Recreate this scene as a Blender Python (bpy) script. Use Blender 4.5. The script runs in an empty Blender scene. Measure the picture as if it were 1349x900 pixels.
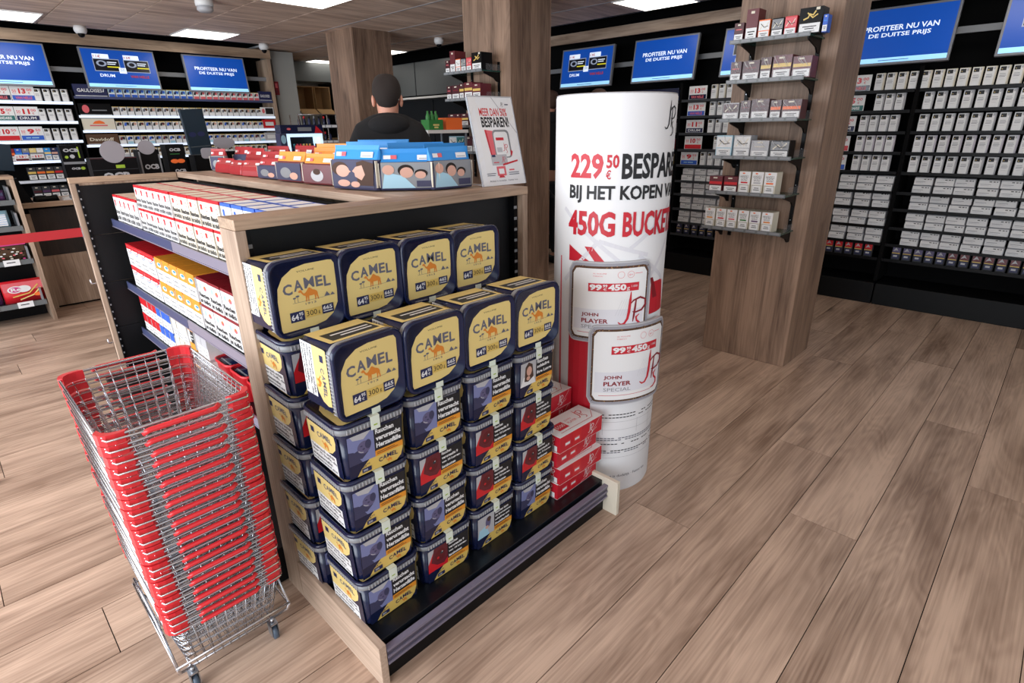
import bpy, bmesh, math, random
from mathutils import Vector, Matrix
from mathutils.geometry import tessellate_polygon
R = random.Random(7)
PI = math.pi
scn = bpy.context.scene
COL = scn.collection

# ---------------------------------------------------------------- camera, light, exposure
cam_d = bpy.data.cameras.new('camera'); cam = bpy.data.objects.new('camera', cam_d); COL.objects.link(cam)
FPX, PITCH, ROLL, YAW, HC = 733.92, 0.36361, -0.014398, 0.793337, 1.6
fw = Vector((math.sin(YAW)*math.cos(PITCH), math.cos(YAW)*math.cos(PITCH), -math.sin(PITCH)))
rt = Vector((math.cos(YAW), -math.sin(YAW), 0)); up = rt.cross(fw)
r2 = rt*math.cos(ROLL)+up*math.sin(ROLL); u2 = -rt*math.sin(ROLL)+up*math.cos(ROLL)
mw = Matrix((r2, u2, -fw)).transposed().to_4x4(); mw.translation = (0, 0, HC); cam.matrix_world = mw
cam_d.sensor_width = 36; cam_d.lens = 36*FPX/1349; cam_d.clip_start = .02
scn.camera = cam
w = bpy.data.worlds.new('daylight'); scn.world = w; w.use_nodes = True
w.node_tree.nodes['Background'].inputs[0].default_value = (.80, .90, 1, 1)
w.node_tree.nodes['Background'].inputs[1].default_value = 1.1
def area(name, loc, aim, sx, sy, power, col):
    d = bpy.data.lights.new(name, 'AREA'); d.shape = 'RECTANGLE'; d.size = sx; d.size_y = sy; d.energy = power; d.color = col
    o = bpy.data.objects.new(name, d); COL.objects.link(o); o.location = loc
    o.rotation_euler = (Vector(aim)-Vector(loc)).to_track_quat('-Z', 'Y').to_euler(); return o
# daylight coming in through the shop windows on the left and behind the camera
area('window_daylight', (-2.65, 2.9, 1.45), (0, 2.9, .9), 7.8, 2.1, 410, (.88, .94, 1))
area('shopfront_daylight', (.2, -2.1, 1.5), (.8, 0, 1.0), 4.0, 2.0, 12, (.90, .95, 1))
LAMP = 5.8            # glow of the ceiling light panels
scn.view_settings.view_transform = 'Standard'; scn.view_settings.look = 'None'
scn.view_settings.gamma = 1; scn.view_settings.use_curve_mapping = False
scn.view_settings.exposure = -0.08

# ---------------------------------------------------------------- materials
def lin(c):
    return tuple(((v/255)/12.92 if v/255 <= .04045 else ((v/255+.055)/1.055)**2.4) for v in c)+(1,)
M = {}
def mat(name, rgb, rough=.5, metal=0, spec=.5, emit=0, alpha=1, trans=0, noise=0, coat=0):
    m = bpy.data.materials.new(name); m.use_nodes = True; nt = m.node_tree; b = nt.nodes['Principled BSDF']
    b.inputs['Base Color'].default_value = lin(rgb); b.inputs['Roughness'].default_value = rough
    b.inputs['Metallic'].default_value = metal; b.inputs['Specular IOR Level'].default_value = spec
    if coat: b.inputs['Coat Weight'].default_value = coat; b.inputs['Coat Roughness'].default_value = .08
    if emit: b.inputs['Emission Color'].default_value = lin(rgb); b.inputs['Emission Strength'].default_value = emit
    if alpha < 1: b.inputs['Alpha'].default_value = alpha
    if trans: b.inputs['Transmission Weight'].default_value = trans
    if noise:
        tc = nt.nodes.new('ShaderNodeTexCoord'); n = nt.nodes.new('ShaderNodeTexNoise'); n.inputs['Scale'].default_value = noise
        mx = nt.nodes.new('ShaderNodeMix'); mx.data_type = 'RGBA'
        mx.inputs[6].default_value = lin([v*.82 for v in rgb]); mx.inputs[7].default_value = lin([min(255, v*1.12) for v in rgb])
        nt.links.new(tc.outputs['Object'], n.inputs['Vector']); nt.links.new(n.outputs['Fac'], mx.inputs[0]); nt.links.new(mx.outputs[2], b.inputs['Base Color'])
        bp = nt.nodes.new('ShaderNodeBump'); bp.inputs['Strength'].default_value = .25; bp.inputs['Distance'].default_value = .003
        nt.links.new(n.outputs['Fac'], bp.inputs['Height']); nt.links.new(bp.outputs[0], b.inputs['Normal'])
    M[name] = m; return m
def wood(name, dark, light, axis, rough=.5, knots=True, rand=.0, lines=1.0, seed=0.0):
    """grain running along axis (0,1,2), from contour lines of a stretched noise field"""
    m = bpy.data.materials.new(name); m.use_nodes = True; nt = m.node_tree; N = nt.nodes.new; L = nt.links.new
    b = nt.nodes['Principled BSDF']; b.inputs['Roughness'].default_value = rough
    tc = N('ShaderNodeTexCoord'); oi = N('ShaderNodeObjectInfo')
    sc = N('ShaderNodeVectorMath'); sc.operation = 'MULTIPLY_ADD'
    cmb = N('ShaderNodeCombineXYZ')
    for i, k in enumerate((13.7, 7.3, 5.1)):
        mm = N('ShaderNodeMath'); mm.operation = 'MULTIPLY_ADD'; mm.inputs[1].default_value = k*3; mm.inputs[2].default_value = seed*k
        L(oi.outputs['Random'], mm.inputs[0]); L(mm.outputs[0], cmb.inputs[i])
    s = [1, 1, 1]; s[axis] = .16
    sc.inputs[1].default_value = s
    L(tc.outputs['Object'], sc.inputs[0]); L(cmb.outputs[0], sc.inputs[2])
    n1 = N('ShaderNodeTexNoise'); n1.inputs['Scale'].default_value = 5.5; n1.inputs['Detail'].default_value = 2; n1.inputs['Distortion'].default_value = .5
    L(sc.outputs[0], n1.inputs['Vector'])
    k = N('ShaderNodeMath'); k.operation = 'MULTIPLY'; k.inputs[1].default_value = 90; L(n1.outputs['Fac'], k.inputs[0])
    sn = N('ShaderNodeMath'); sn.operation = 'SINE'; L(k.outputs[0], sn.inputs[0])
    sc2 = N('ShaderNodeVectorMath'); sc2.operation = 'MULTIPLY'; t = [1, 1, 1]; t[axis] = .12; sc2.inputs[1].default_value = t; L(sc.outputs[0], sc2.inputs[0])
    n2 = N('ShaderNodeTexNoise'); n2.inputs['Scale'].default_value = 110; n2.inputs['Detail'].default_value = 3; L(sc2.outputs[0], n2.inputs['Vector'])
    n3 = N('ShaderNodeTexNoise'); n3.inputs['Scale'].default_value = 9; n3.inputs['Detail'].default_value = 4; L(sc.outputs[0], n3.inputs['Vector'])
    f1 = N('ShaderNodeMath'); f1.operation = 'MULTIPLY_ADD'; f1.inputs[1].default_value = .05*lines; L(sn.outputs[0], f1.inputs[0])
    a1 = N('ShaderNodeMath'); a1.operation = 'MULTIPLY_ADD'; a1.inputs[1].default_value = 1.0; L(n3.outputs['Fac'], a1.inputs[0])
    a2 = N('ShaderNodeMath'); a2.operation = 'MULTIPLY_ADD'; a2.inputs[1].default_value = .55; a2.inputs[2].default_value = -.28; L(n2.outputs['Fac'], a2.inputs[0])
    L(a2.outputs[0], a1.inputs[2]); L(a1.outputs[0], f1.inputs[2])
    rr = N('ShaderNodeMath'); rr.operation = 'MULTIPLY_ADD'; rr.inputs[1].default_value = rand; rr.inputs[2].default_value = -rand/2; L(oi.outputs['Random'], rr.inputs[0])
    ad = N('ShaderNodeMath'); ad.operation = 'ADD'; L(f1.outputs[0], ad.inputs[0]); L(rr.outputs[0], ad.inputs[1])
    ramp = N('ShaderNodeValToRGB'); ramp.color_ramp.elements[0].position = .22; ramp.color_ramp.elements[0].color = lin(dark)
    ramp.color_ramp.elements[1].position = .72; ramp.color_ramp.elements[1].color = lin(light)
    L(ad.outputs[0], ramp.inputs[0]); out = ramp.outputs[0]
    if knots:
        v = N('ShaderNodeTexVoronoi'); v.inputs['Scale'].default_value = 2.2; vs = N('ShaderNodeVectorMath'); vs.operation = 'MULTIPLY'
        q = [1, 1, 1]; q[axis] = 2.6; vs.inputs[1].default_value = q; L(sc.outputs[0], vs.inputs[0]); L(vs.outputs[0], v.inputs['Vector'])
        vr = N('ShaderNodeValToRGB'); vr.color_ramp.elements[0].position = .02; vr.color_ramp.elements[0].color = (.35, .33, .32, 1)
        vr.color_ramp.elements[1].position = .11; vr.color_ramp.elements[1].color = (1, 1, 1, 1); L(v.outputs['Distance'], vr.inputs[0])
        mx = N('ShaderNodeMix'); mx.data_type = 'RGBA'; mx.blend_type = 'MULTIPLY'; mx.inputs[0].default_value = .8
        L(out, mx.inputs[6]); L(vr.outputs[0], mx.inputs[7]); out = mx.outputs[2]
    L(out, b.inputs['Base Color'])
    bp = N('ShaderNodeBump'); bp.inputs['Strength'].default_value = .12; bp.inputs['Distance'].default_value = .002
    L(a1.outputs[0], bp.inputs['Height']); L(bp.outputs[0], b.inputs['Normal'])
    M[name] = m; return m
wood('floor_oak', (128, 103, 86), (202, 174, 153), 0, .36, True, .14, .8)
wood('panel_oak', (122, 98, 80), (188, 164, 143), 2, .5, True, .05, .6)
wood('panel_oak_side', (128, 104, 86), (194, 170, 150), 1, .5, False, .05, .6, 2.0)
wood('panel_oak_across', (118, 95, 76), (190, 162, 136), 0, .5, False, .05, .6, 3.0)
wood('column_oak', (92, 70, 56), (156, 127, 106), 2, .55, True, .12, .8)
wood('ceiling_oak', (168, 140, 124), (240, 216, 198), 0, .6, False, .10, .3)
wood('dark_wenge', (20, 14, 12), (46, 33, 28), 2, .5, False)
for a in '''navy 18 26 58 .22|black 6 6 8 .4|blackshelf 12 16 22 .3|matt_black 4 4 5 .9|palegrey 212 212 218 .5|white 224 224 224 .5|paper 225 226 228 .6|cream 216 208 190 .5
greymetal 128 130 134 .4|steelgrey 104 108 110 .35|lightgrey 176 176 180 .45|darkgrey 56 58 62 .5|rail 74 70 86 .3|baserail 118 112 130 .3|bagred 160 34 40 .4|bagorange 224 142 58 .4|railblue 66 72 106 .35|rail2 132 126 142 .3
yellow 224 200 128 .4|gold 214 182 96 .4|amber 218 142 40 .45|camelbrown 214 128 40 .5|camelred 176 78 40 .5|inkgrey 96 96 110 .5|inkblue 28 34 76 .45|ink 22 22 26 .55
red 198 30 40 .35|redplastic 214 44 52 .28|darkred 128 18 32 .4|jpred 190 26 44 .45|pinkred 214 96 104 .5|burgundy 72 26 34 .35|maroon 96 30 40 .35|orange 236 110 44 .45|green 46 120 54 .45
blue 40 90 190 .45|skyblue 44 140 214 .4|paleblue 160 200 218 .45|teal 40 108 104 .5|photoblue 118 124 168 .6|photodark 54 54 84 .6|photoface 92 86 120 .6|flesh 202 156 138 .6|wound 92 20 26 .5|hair_brown 70 48 38 .8
cardboard 176 140 96 .8|cardboard_in 104 76 48 .85|purple 84 44 90 .5|magenta 196 60 130 .45|screenframe 128 130 138 .35|gold_text 206 186 92 .5|skin 196 140 118 .55|jacket 14 14 17 .95|trousers 24 26 34 .9
sticker 214 222 208 .5|limegreen 150 180 50 .5|tobacco 84 60 42 .9|disc 150 146 152 .6|darkteal 14 34 48 .35|beltred 168 26 34 .7|greywall 150 150 146 .8|hairdark 38 30 27 .95|plinth 12 13 15 .45|whitelip 214 220 230 .4'''.replace('\n', '|').split('|'):
    p = a.split(); mat(p[0], tuple(int(v) for v in p[1:4]), float(p[4]))
for n_ in ('black', 'matt_black', 'plinth', 'darkgrey'): M[n_].node_tree.nodes['Principled BSDF'].inputs['Specular IOR Level'].default_value = .18
mat('chrome', (196, 198, 204), .22, 1); mat('wheel', (70, 84, 100), .5); mat('silver', (168, 172, 178), .35, .9)
mat('clear', (206, 212, 220), .12, alpha=.38); mat('glass', (150, 200, 190), .05, alpha=.3); mat('glass_edge', (28, 72, 62), .2)
mat('wrap', (225, 228, 235), .08, alpha=.05)
mat('lamp', (255, 247, 234), .5, emit=LAMP)
mat('scr_blue', (12, 70, 160), .3, emit=.62); mat('scr_deep', (10, 40, 132), .3, emit=.5); mat('scr_white', (225, 236, 250), .3, emit=.75); mat('scr_pale', (150, 205, 236), .3, emit=.9)
mat('scr_black', (10, 14, 26), .3, emit=.4); mat('scr_yellow', (206, 196, 40), .3, emit=.7); mat('scr_red', (160, 50, 44), .3, emit=.6); mat('scr_grey', (140, 150, 170), .3, emit=.6)
mat('litwhite', (196, 222, 246), .4, emit=1.1)
mat('lipglow', (206, 218, 236), .4, emit=.9)
mat('blackback', (9, 10, 13), .5, spec=.3, noise=6)
mat('clear_rim', (150, 150, 158), .25)
mat('wrapfoil', (196, 190, 200), .2)

# ---------------------------------------------------------------- mesh helpers
class MB:
    def __init__(s): s.v = []; s.f = []; s.m = []; s.ml = []; s.sm = []
    def mi(s, m):
        if m not in s.ml: s.ml.append(m)
        return s.ml.index(m)
    def add(s, vs, fs, m, T=None, smooth=False):
        o = len(s.v)
        s.v += [tuple(T @ Vector(p)) for p in vs] if T is not None else [tuple(p) for p in vs]
        k = s.mi(m)
        for f in fs: s.f.append([i+o for i in f]); s.m.append(k); s.sm.append(smooth)
        return s
    def box(s, x0, x1, y0, y1, z0, z1, m, T=None):
        return s.add([(x, y, z) for z in (z0, z1) for y in (y0, y1) for x in (x0, x1)],
                     [(0, 2, 3, 1), (4, 5, 7, 6), (0, 1, 5, 4), (2, 6, 7, 3), (0, 4, 6, 2), (1, 3, 7, 5)], m, T)
    def tube(s, pts, r, m, n=5, closed=False, smooth=True, T=None):
        pts = [Vector(p) for p in pts]; N = len(pts); vs = []; fs = []
        up = None
        for i, p in enumerate(pts):
            if closed: d = pts[(i+1) % N]-pts[i-1]
            else: d = pts[min(i+1, N-1)]-pts[max(i-1, 0)]
            d.normalize()
            if up is None:
                up = Vector((0, 0, 1)) if abs(d.z) < .9 else Vector((1, 0, 0))
            a = d.cross(up); 
            if a.length < 1e-4: a = d.orthogonal()
            a.normalize(); b = a.cross(d); up = b
            rr = r[i] if isinstance(r, (list, tuple)) else r
            for k in range(n):
                t = 2*PI*k/n; vs.append(p+a*math.cos(t)*rr+b*math.sin(t)*rr)
        for i in range(N if closed else N-1):
            j = (i+1) % N
            for k in range(n): fs.append((i*n+k, i*n+(k+1) % n, j*n+(k+1) % n, j*n+k))
        if not closed: fs += [tuple(range(n-1, -1, -1)), tuple((N-1)*n+k for k in range(n))]
        return s.add(vs, fs, m, T, smooth)
    def lathe(s, prof, m, n=24, T=None, c=(0, 0), smooth=True):
        vs = []; fs = []
        for r, z in prof:
            for k in range(n): t = 2*PI*k/n; vs.append((c[0]+r*math.cos(t), c[1]+r*math.sin(t), z))
        for i in range(len(prof)-1):
            for k in range(n): fs.append((i*n+k, i*n+(k+1) % n, (i+1)*n+(k+1) % n, (i+1)*n+k))
        fs += [tuple(range(n-1, -1, -1)), tuple((len(prof)-1)*n+k for k in range(n))]
        return s.add(vs, fs, m, T, smooth)
    def loft(s, rings, m, T=None, smooth=True, cap=True):
        n = len(rings[0]); vs = [p for r in rings for p in r]; fs = []
        for i in range(len(rings)-1):
            for k in range(n): fs.append((i*n+k, i*n+(k+1) % n, (i+1)*n+(k+1) % n, (i+1)*n+k))
        if cap: fs += [tuple(range(n-1, -1, -1)), tuple((len(rings)-1)*n+k for k in range(n))]
        return s.add(vs, fs, m, T, smooth)
    def build(s, name, parent=None, bevel=0):
        me = bpy.data.meshes.new(name); me.from_pydata(s.v, [], s.f)
        for m in s.ml: me.materials.append(M[m])
        me.polygons.foreach_set('material_index', s.m); me.polygons.foreach_set('use_smooth', s.sm); me.update()
        o = bpy.data.objects.new(name, me); COL.objects.link(o)
        if parent: o.parent = parent
        if bevel:
            md = o.modifiers.new('bevel', 'BEVEL'); md.width = bevel; md.segments = 2; md.limit_method = 'ANGLE'
        return o
def rrect(w, d, r, z, n=4, cx=0, cy=0):
    out = []
    for sx, sy, a0 in ((1, 1, 0), (-1, 1, 90), (-1, -1, 180), (1, -1, 270)):
        for k in range(n+1):
            a = math.radians(a0+90*k/n); out.append((cx+sx*(w/2-r)+r*math.cos(a), cy+sy*(d/2-r)+r*math.sin(a), z))
    return out
def thing(name, label, cat, loc=(0, 0, 0), rz=0, group=None, rot=None):
    o = bpy.data.objects.new(name, None); o.empty_display_size = .05; COL.objects.link(o); o.location = loc
    o.rotation_euler = rot or (0, 0, rz); o['label'] = label; o['category'] = cat
    if group: o['group'] = group
    return o
def tag(o, label, cat, group=None):
    o['label'] = label; o['category'] = cat
    if group: o['group'] = group
    return o
def struct(o): o['kind'] = 'structure'; return o
KIDS = {}
def dup(root, loc=None, rz=0, label=None, rot=None, group=None):
    def cp(o, par):
        c = o.copy(); COL.objects.link(c)
        if par: c.parent = par
        for ch in KIDS.setdefault(o.name, list(o.children)): cp(ch, c)
        return c
    KIDS.pop(root.name, None)
    r = cp(root, None)
    if loc is not None: r.location = loc
    r.rotation_euler = rot or (0, 0, rz)
    if label: r['label'] = label
    if group: r['group'] = group
    return r
ORD = ['first', 'second', 'third', 'fourth', 'fifth', 'sixth', 'seventh', 'eighth', 'ninth', 'tenth', 'eleventh', 'twelfth', 'thirteenth', 'fourteenth', 'fifteenth', 'sixteenth', 'seventeenth', 'eighteenth', 'nineteenth', 'twentieth', 'twenty-first', 'twenty-second', 'twenty-third', 'twenty-fourth', 'twenty-fifth', 'twenty-sixth', 'twenty-seventh', 'twenty-eighth']

# flat print: text and shapes laid on a surface
TX = {}
def glyphs(t, bold=0.0, shear=0.0):
    if 'M' in t or 'W' in t: bold = min(bold, .016)
    elif any(ch in t for ch in 'NKR'): bold = min(bold, .032)
    key = (t, bold, shear)
    if key not in TX:
        c = bpy.data.curves.new('lettering', 'FONT'); c.body = t; c.resolution_u = 2; c.offset = bold; c.shear = shear
        o = bpy.data.objects.new('lettering', c); me = bpy.data.meshes.new_from_object(o)
        vs = [(v.co.x, v.co.y) for v in me.vertices]; fs = [tuple(p.vertices) for p in me.polygons]
        bpy.data.objects.remove(o); bpy.data.meshes.remove(me)
        x0 = min(v[0] for v in vs); x1 = max(v[0] for v in vs); y0 = min(v[1] for v in vs); y1 = max(v[1] for v in vs)
        TX[key] = ([((x-x0)/(x1-x0), (y-y0)/(y1-y0)) for x, y in vs], fs)
    return TX[key]
def split_tris(vs, fs, seg):
    vs = list(vs); todo = []; out = []
    for f in fs:
        for i in range(1, len(f)-1): todo.append((f[0], f[i], f[i+1]))
    cache = {}
    while todo:
        t = todo.pop(); best = -1
        for i in range(3):
            d = abs(vs[t[i]][0]-vs[t[(i+1) % 3]][0])
            if d > best: best = d; k = i
        if best <= seg: out.append(t); continue
        a, b, c = t[k], t[(k+1) % 3], t[(k+2) % 3]; key = (min(a, b), max(a, b))
        if key not in cache: vs.append(((vs[a][0]+vs[b][0])/2, (vs[a][1]+vs[b][1])/2)); cache[key] = len(vs)-1
        q = cache[key]; todo += [(a, q, c), (q, b, c)]
    return vs, out
def prt(mb, items, fmap, eps=.00025, seg=0, base=1):
    for li, it in enumerate(items):
        k = it[0]; off = eps*(base+li)
        if k == 'r':
            _, x, y, w_, h_, m = it; n = max(1, int(math.ceil(w_/seg))) if seg else 1
            vs = []; 
            for i in range(n+1): u = x+w_*i/n; vs += [fmap(u, y, off), fmap(u, y+h_, off)]
            mb.add(vs, [(2*i, 2*i+2, 2*i+3, 2*i+1) for i in range(n)], m)
        elif k == 'p':
            pts = [Vector((a, b, 0)) for a, b in it[1]]; tr = tessellate_polygon([pts])
            fs = []
            for t in tr:
                a, b, c = [pts[i] for i in t]
                fs.append(tuple(t) if (b-a).cross(c-a).z > 0 else (t[0], t[2], t[1]))
            mb.add([fmap(a, b, off) for a, b in it[1]], fs, it[2])
        elif k == 's':
            for q in stroke(it[1], it[2], it[3]):
                mb.add([fmap(a, b, off) for a, b in q[1]], [(0, 1, 2, 3)], it[3])
        elif k == 'e':
            _, x, y, a, b, m = it; n = 20
            mb.add([fmap(x+a*math.cos(2*PI*i/n), y+b*math.sin(2*PI*i/n), off) for i in range(n)], [tuple(range(n))], m)
        elif k == 't':
            _, t, x, y, w_, h_, m = it[:7]; bold = it[7] if len(it) > 7 else 0; sh = it[8] if len(it) > 8 else 0
            vs, fs = glyphs(t, bold, sh)
            vs = [(x+a*w_, y+b*h_) for a, b in vs]
            if seg: vs, fs = split_tris(vs, fs, seg)
            mb.add([fmap(a, b, off) for a, b in vs], fs, m)
def stroke(pts, w_, m):
    """polyline of changing width as a row of quads"""
    out = []; n = len(pts); L_ = []; R_ = []
    for i, p in enumerate(pts):
        a = pts[max(i-1, 0)]; b = pts[min(i+1, n-1)]; dx, dy = b[0]-a[0], b[1]-a[1]; l = math.hypot(dx, dy) or 1
        ww = (w_[i] if isinstance(w_, (list, tuple)) else w_)/2
        L_.append((p[0]-dy/l*ww, p[1]+dx/l*ww)); R_.append((p[0]+dy/l*ww, p[1]-dx/l*ww))
    return [('p', [R_[i], R_[i+1], L_[i+1], L_[i]], m) for i in range(n-1)]
def plane(O, U, V):
    O = Vector(O); U = Vector(U).normalized(); V = Vector(V).normalized(); N_ = U.cross(V)
    return lambda u, v, off: O+U*u+V*v+N_*off
def xf(items, ox, oy, s, sy=None):
    sy = sy or s; out = []
    for it in items:
        if it[0] == 'p': out.append(('p', [(ox+a*s, oy+b*sy) for a, b in it[1]], it[2]))
        elif it[0] == 's': out.append(('s', [(ox+a*s, oy+b*sy) for a, b in it[1]], [q*s for q in it[2]] if isinstance(it[2], (list, tuple)) else it[2]*s, it[3]))
        elif it[0] == 'r': out.append(('r', ox+it[1]*s, oy+it[2]*sy, it[3]*s, it[4]*sy, it[5]))
        elif it[0] == 'e': out.append(('e', ox+it[1]*s, oy+it[2]*sy, it[3]*s, it[4]*sy, it[5]))
        else: out.append(('t', it[1], ox+it[2]*s, oy+it[3]*sy, it[4]*s, it[5]*sy)+tuple(it[6:]))
    return out
# ---------------------------------------------------------------- room: floor planks, ceiling, walls, columns
fl = MB().box(-2.8, 6.8, -2.2, 12.4, -.06, -.012, 'matt_black').build('floor'); struct(fl)
PW, PL = .267, 2.387
plank_me = None
known = {0: 3.69, 1: 2.30, 2: 2.90, 3: 1.90, -1: 3.08, 13: -.093, 19: .15, 22: .33}
for k in range(-8, 46):
    j0 = known.get(k, (k*1.37+.6*((k*7) % 5)) % PL)
    x = j0-PL*math.ceil((j0+2.8)/PL)
    y0 = .024+PW*k
    while x < 6.75:
        xa, xb = max(x, -2.8), min(x+PL, 6.8)
        if y0 > 8.7 and (xb < 3.7): x += PL; continue
        if abs(xb-xa-PL) < 1e-6:
            if plank_me is None:
                o = MB().box(0, PL-.003, 0, PW-.003, -.011, 0, 'floor_oak').build('plank', fl); plank_me = o.data
            else:
                o = bpy.data.objects.new('plank', plank_me); COL.objects.link(o); o.parent = fl
        elif xb-xa > .02:
            o = MB().box(0, xb-xa-.003, 0, PW-.003, -.011, 0, 'floor_oak').build('plank', fl)
        else: x += PL; continue
        o.location = (xa, y0, 0); x += PL
# ceiling of wood-grained panels between thin metal strips, dark void above the wall units
ZC = 2.72
ce = MB()
ce.box(-2.8, 6.9, -2.2, 12.4, ZC+.16, ZC+.2, 'matt_black')
ceo = ce.build('ceiling'); struct(ceo)
gx = [-2.41+.62*i for i in range(14)]
pme = {}
for i, x in enumerate(gx[:-1]):
    ymax = 8.3 if x < 3.7 else 12.0
    y = -2.1
    while y < ymax-.05:
        yb = min(y+1.3, ymax); key = round(yb-y, 3)
        if x+.62 > 5.8: break
        if key not in pme:
            o = MB().box(.006, .614, .003, yb-y-.003, 0, .018, 'ceiling_oak').build('ceiling_panel', ceo); pme[key] = o.data
        else:
            o = bpy.data.objects.new('ceiling_panel', pme[key]); COL.objects.link(o); o.parent = ceo
        o.location = (x, y, ZC); y = yb
st = MB()
for x in gx:
    if x > 5.8 or x < 3.7: continue
    ymax = 8.3 if x < 3.7 else 12.0
    st.box(x-.012, x+.012, -2.1, ymax, ZC-.002, ZC+.02, 'lightgrey')
st.box(-2.4, 3.78, 8.3, 8.32, ZC-.004, ZC+.16, 'darkgrey')
st.box(5.63, 5.65, -2.1, 12, ZC-.004, ZC+.16, 'darkgrey')
st.build('metal_strip', ceo)
gl = [(2.55, 7.6), (.67, 7.6), (2.55, 5.0), (5.02, 2.96), (5.04, 9.4), (5.04, 11.0), (5.03, 7.64)]
hid = [(.67, 5.0), (.67, 2.4), (2.55, 2.2), (5.02, .3), (2.55, -.4)]  # unseen extra panels, added only to light the room
names = ['glowing square ceiling light above the back wall, beside the white smoke detector', 'glowing square ceiling light cut off by the left edge of the photo',
         'largest glowing ceiling light, cut by the top edge left of the middle pillar', 'glowing square ceiling light above the white advertising drum',
         'glowing square ceiling light far back, left of the rear wooden pillar', 'small farthest glowing ceiling light beside the grey pillar',
         'glowing square ceiling light just right of the rear wooden pillar']
L0 = thing('ceiling_light', names[0], 'light', (gl[0][0], gl[0][1], ZC), group='square ceiling light panels')
f = MB()
for a in ((0, .6, 0, .012), (0, .6, .588, .6), (0, .012, 0, .6), (.588, .6, 0, .6)): f.box(a[0], a[1], a[2], a[3], -.012, .0, 'white')
f.build('frame', L0); MB().box(.012, .588, .012, .588, -.009, -.002, 'lamp').build('diffuser', L0)
for i, (x, y) in enumerate(gl[1:]+hid):
    dup(L0, (x, y, ZC), 0, names[i+1] if i < 6 else 'unseen square ceiling light panel added for lighting, '+['left middle', 'left front', 'centre front', 'right front', 'above the camera'][i-6])
def dome_cam(x, y, label):
    t = thing('security_camera', label, 'camera', (x, y, ZC), group='dome cameras on the ceiling')
    MB().lathe([(.055, 0), (.062, -.03), (.06, -.05), (.045, -.075)], 'white').build('housing', t)
    MB().lathe([(.034, -.072), (.034, -.085), (.024, -.105), (.008, -.113)], 'black').build('lens', t)
for a in ((1.66, 8.18, 'white dome security camera above the back wall, left of the ceiling light'), (3.7, 8.24, 'white dome security camera at the corner before the grey pillar'),
          (5.17, 6.34, 'white dome security camera between the two wooden pillars')): dome_cam(*a)
t = thing('smoke_detector', 'white round smoke detector on the ceiling near the top edge', 'detector', (2.19, 5.95, ZC))
MB().lathe([(.075, 0), (.075, -.05), (.06, -.055)], 'white').build('base', t); MB().lathe([(.066, -.055), (.068, -.085), (.05, -.1)], 'lightgrey').build('sensor_head', t)

def wall(name, *a):
    m = a[6] if len(a) > 6 else 'greywall'
    return struct(MB().box(*a[:6], m).build(name))
wall('wall_back', -2.8, 3.98, 9.05, 9.15, 0, 2.88, 'matt_black')
wall('wall_right', 6.55, 6.65, -2.2, 12.4, 0, 2.88, 'matt_black')
wall('wall_far', 3.98, 6.55, 12.2, 12.3, 0, 2.88)
wall('wall_passage', 3.92, 3.98, 9.15, 12.2, 0, 2.88)
# shop windows let the daylight in on the left and behind the camera
for nm, pts in (('wall_left', [(-2.8, -2.7, -2.2, 9.05, 0, .35), (-2.8, -2.7, -2.2, 9.05, 2.5, 2.88), (-2.8, -2.7, 7.0, 9.05, .35, 2.5)]),
                ('wall_front', [(-2.7, 6.55, -2.3, -2.2, 0, .35), (-2.7, 6.55, -2.3, -2.2, 2.5, 2.88), (4.4, 6.55, -2.3, -2.2, .35, 2.5)])):
    b_ = MB()
    for p in pts: b_.box(*p, 'greywall')
    struct(b_.build(nm))
b_ = MB()
for y in (-2.2, -.4, 1.4, 3.2, 5.0, 6.94): b_.box(-2.79, -2.71, y, y+.06, .35, 2.5, 'darkgrey')
struct(b_.build('window_1')); b_ = MB()
for x in (-2.7, -.9, .9, 2.7, 4.34): b_.box(x, x+.06, -2.29, -2.21, .35, 2.5, 'darkgrey')
struct(b_.build('window_2'))

def column(name, label, x0, x1, y0, y1, nb, h=ZC):
    t = thing(name, label, 'pillar', (x0, y0, 0))
    w_, d = x1-x0, y1-y0
    MB().box(.018, w_-.018, .018, d-.018, 0, h, 'matt_black').build('core', t)
    for i in range(nb):     # boards of the left face and right face
        a, b = d*i/nb, d*(i+1)/nb
        MB().box(0, .018, a+(.0005 if i else 0), b-.0005, .002, h, 'column_oak').build('board', t)
        MB().box(w_-.018, w_, a+.0005, b-.0005, .002, h, 'column_oak').build('board', t)
    for i in range(nb-1):
        a, b = .0185+(w_-.037)*i/(nb-1), .0185+(w_-.037)*(i+1)/(nb-1)
        MB().box(a, b-.001, 0, .018, .002, h, 'column_oak').build('board', t)
        MB().box(a, b-.001, d-.018, d, .002, h, 'column_oak').build('board', t)
    return t
column('wooden_pillar', 'wood-clad square pillar on the right with six glass shelves of cigarillo boxes', 3.915, 4.41, 1.17, 1.775, 3)
column('wooden_pillar', 'wood-clad square pillar in the middle, behind the end display and tilted poster', 3.584, 4.082, 3.5, 4.06, 3)
column('wooden_pillar', 'rear wood-clad pillar behind the man in the black hoodie', 3.90, 4.43, 6.35, 6.93, 3)

# grey wall end and red sign beyond the back rack
t = thing('grey_wall_end', 'light grey wall end beside the back rack, with a small red sign', 'wall end', (3.99, 8.7, 0))
MB().box(0, .33, 0, .4, 0, 2.7, 'greywall').build('panel', t)
s_ = MB().box(-.02, .045, -.012, -.002, 2.12, 2.30, 'darkred'); prt(s_, [('r', 0.012, .02, .035, .035, 'maroon'), ('r', .012, .09, .035, .06, 'pinkred')], plane((3.97-3.99, -.012, 2.125), (1, 0, 0), (0, 0, 1)))
so = s_.build('wall_sign'); so.location = (3.99, 8.7, 0); tag(so, 'small dark red sign on the grey wall end', 'sign')
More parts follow.
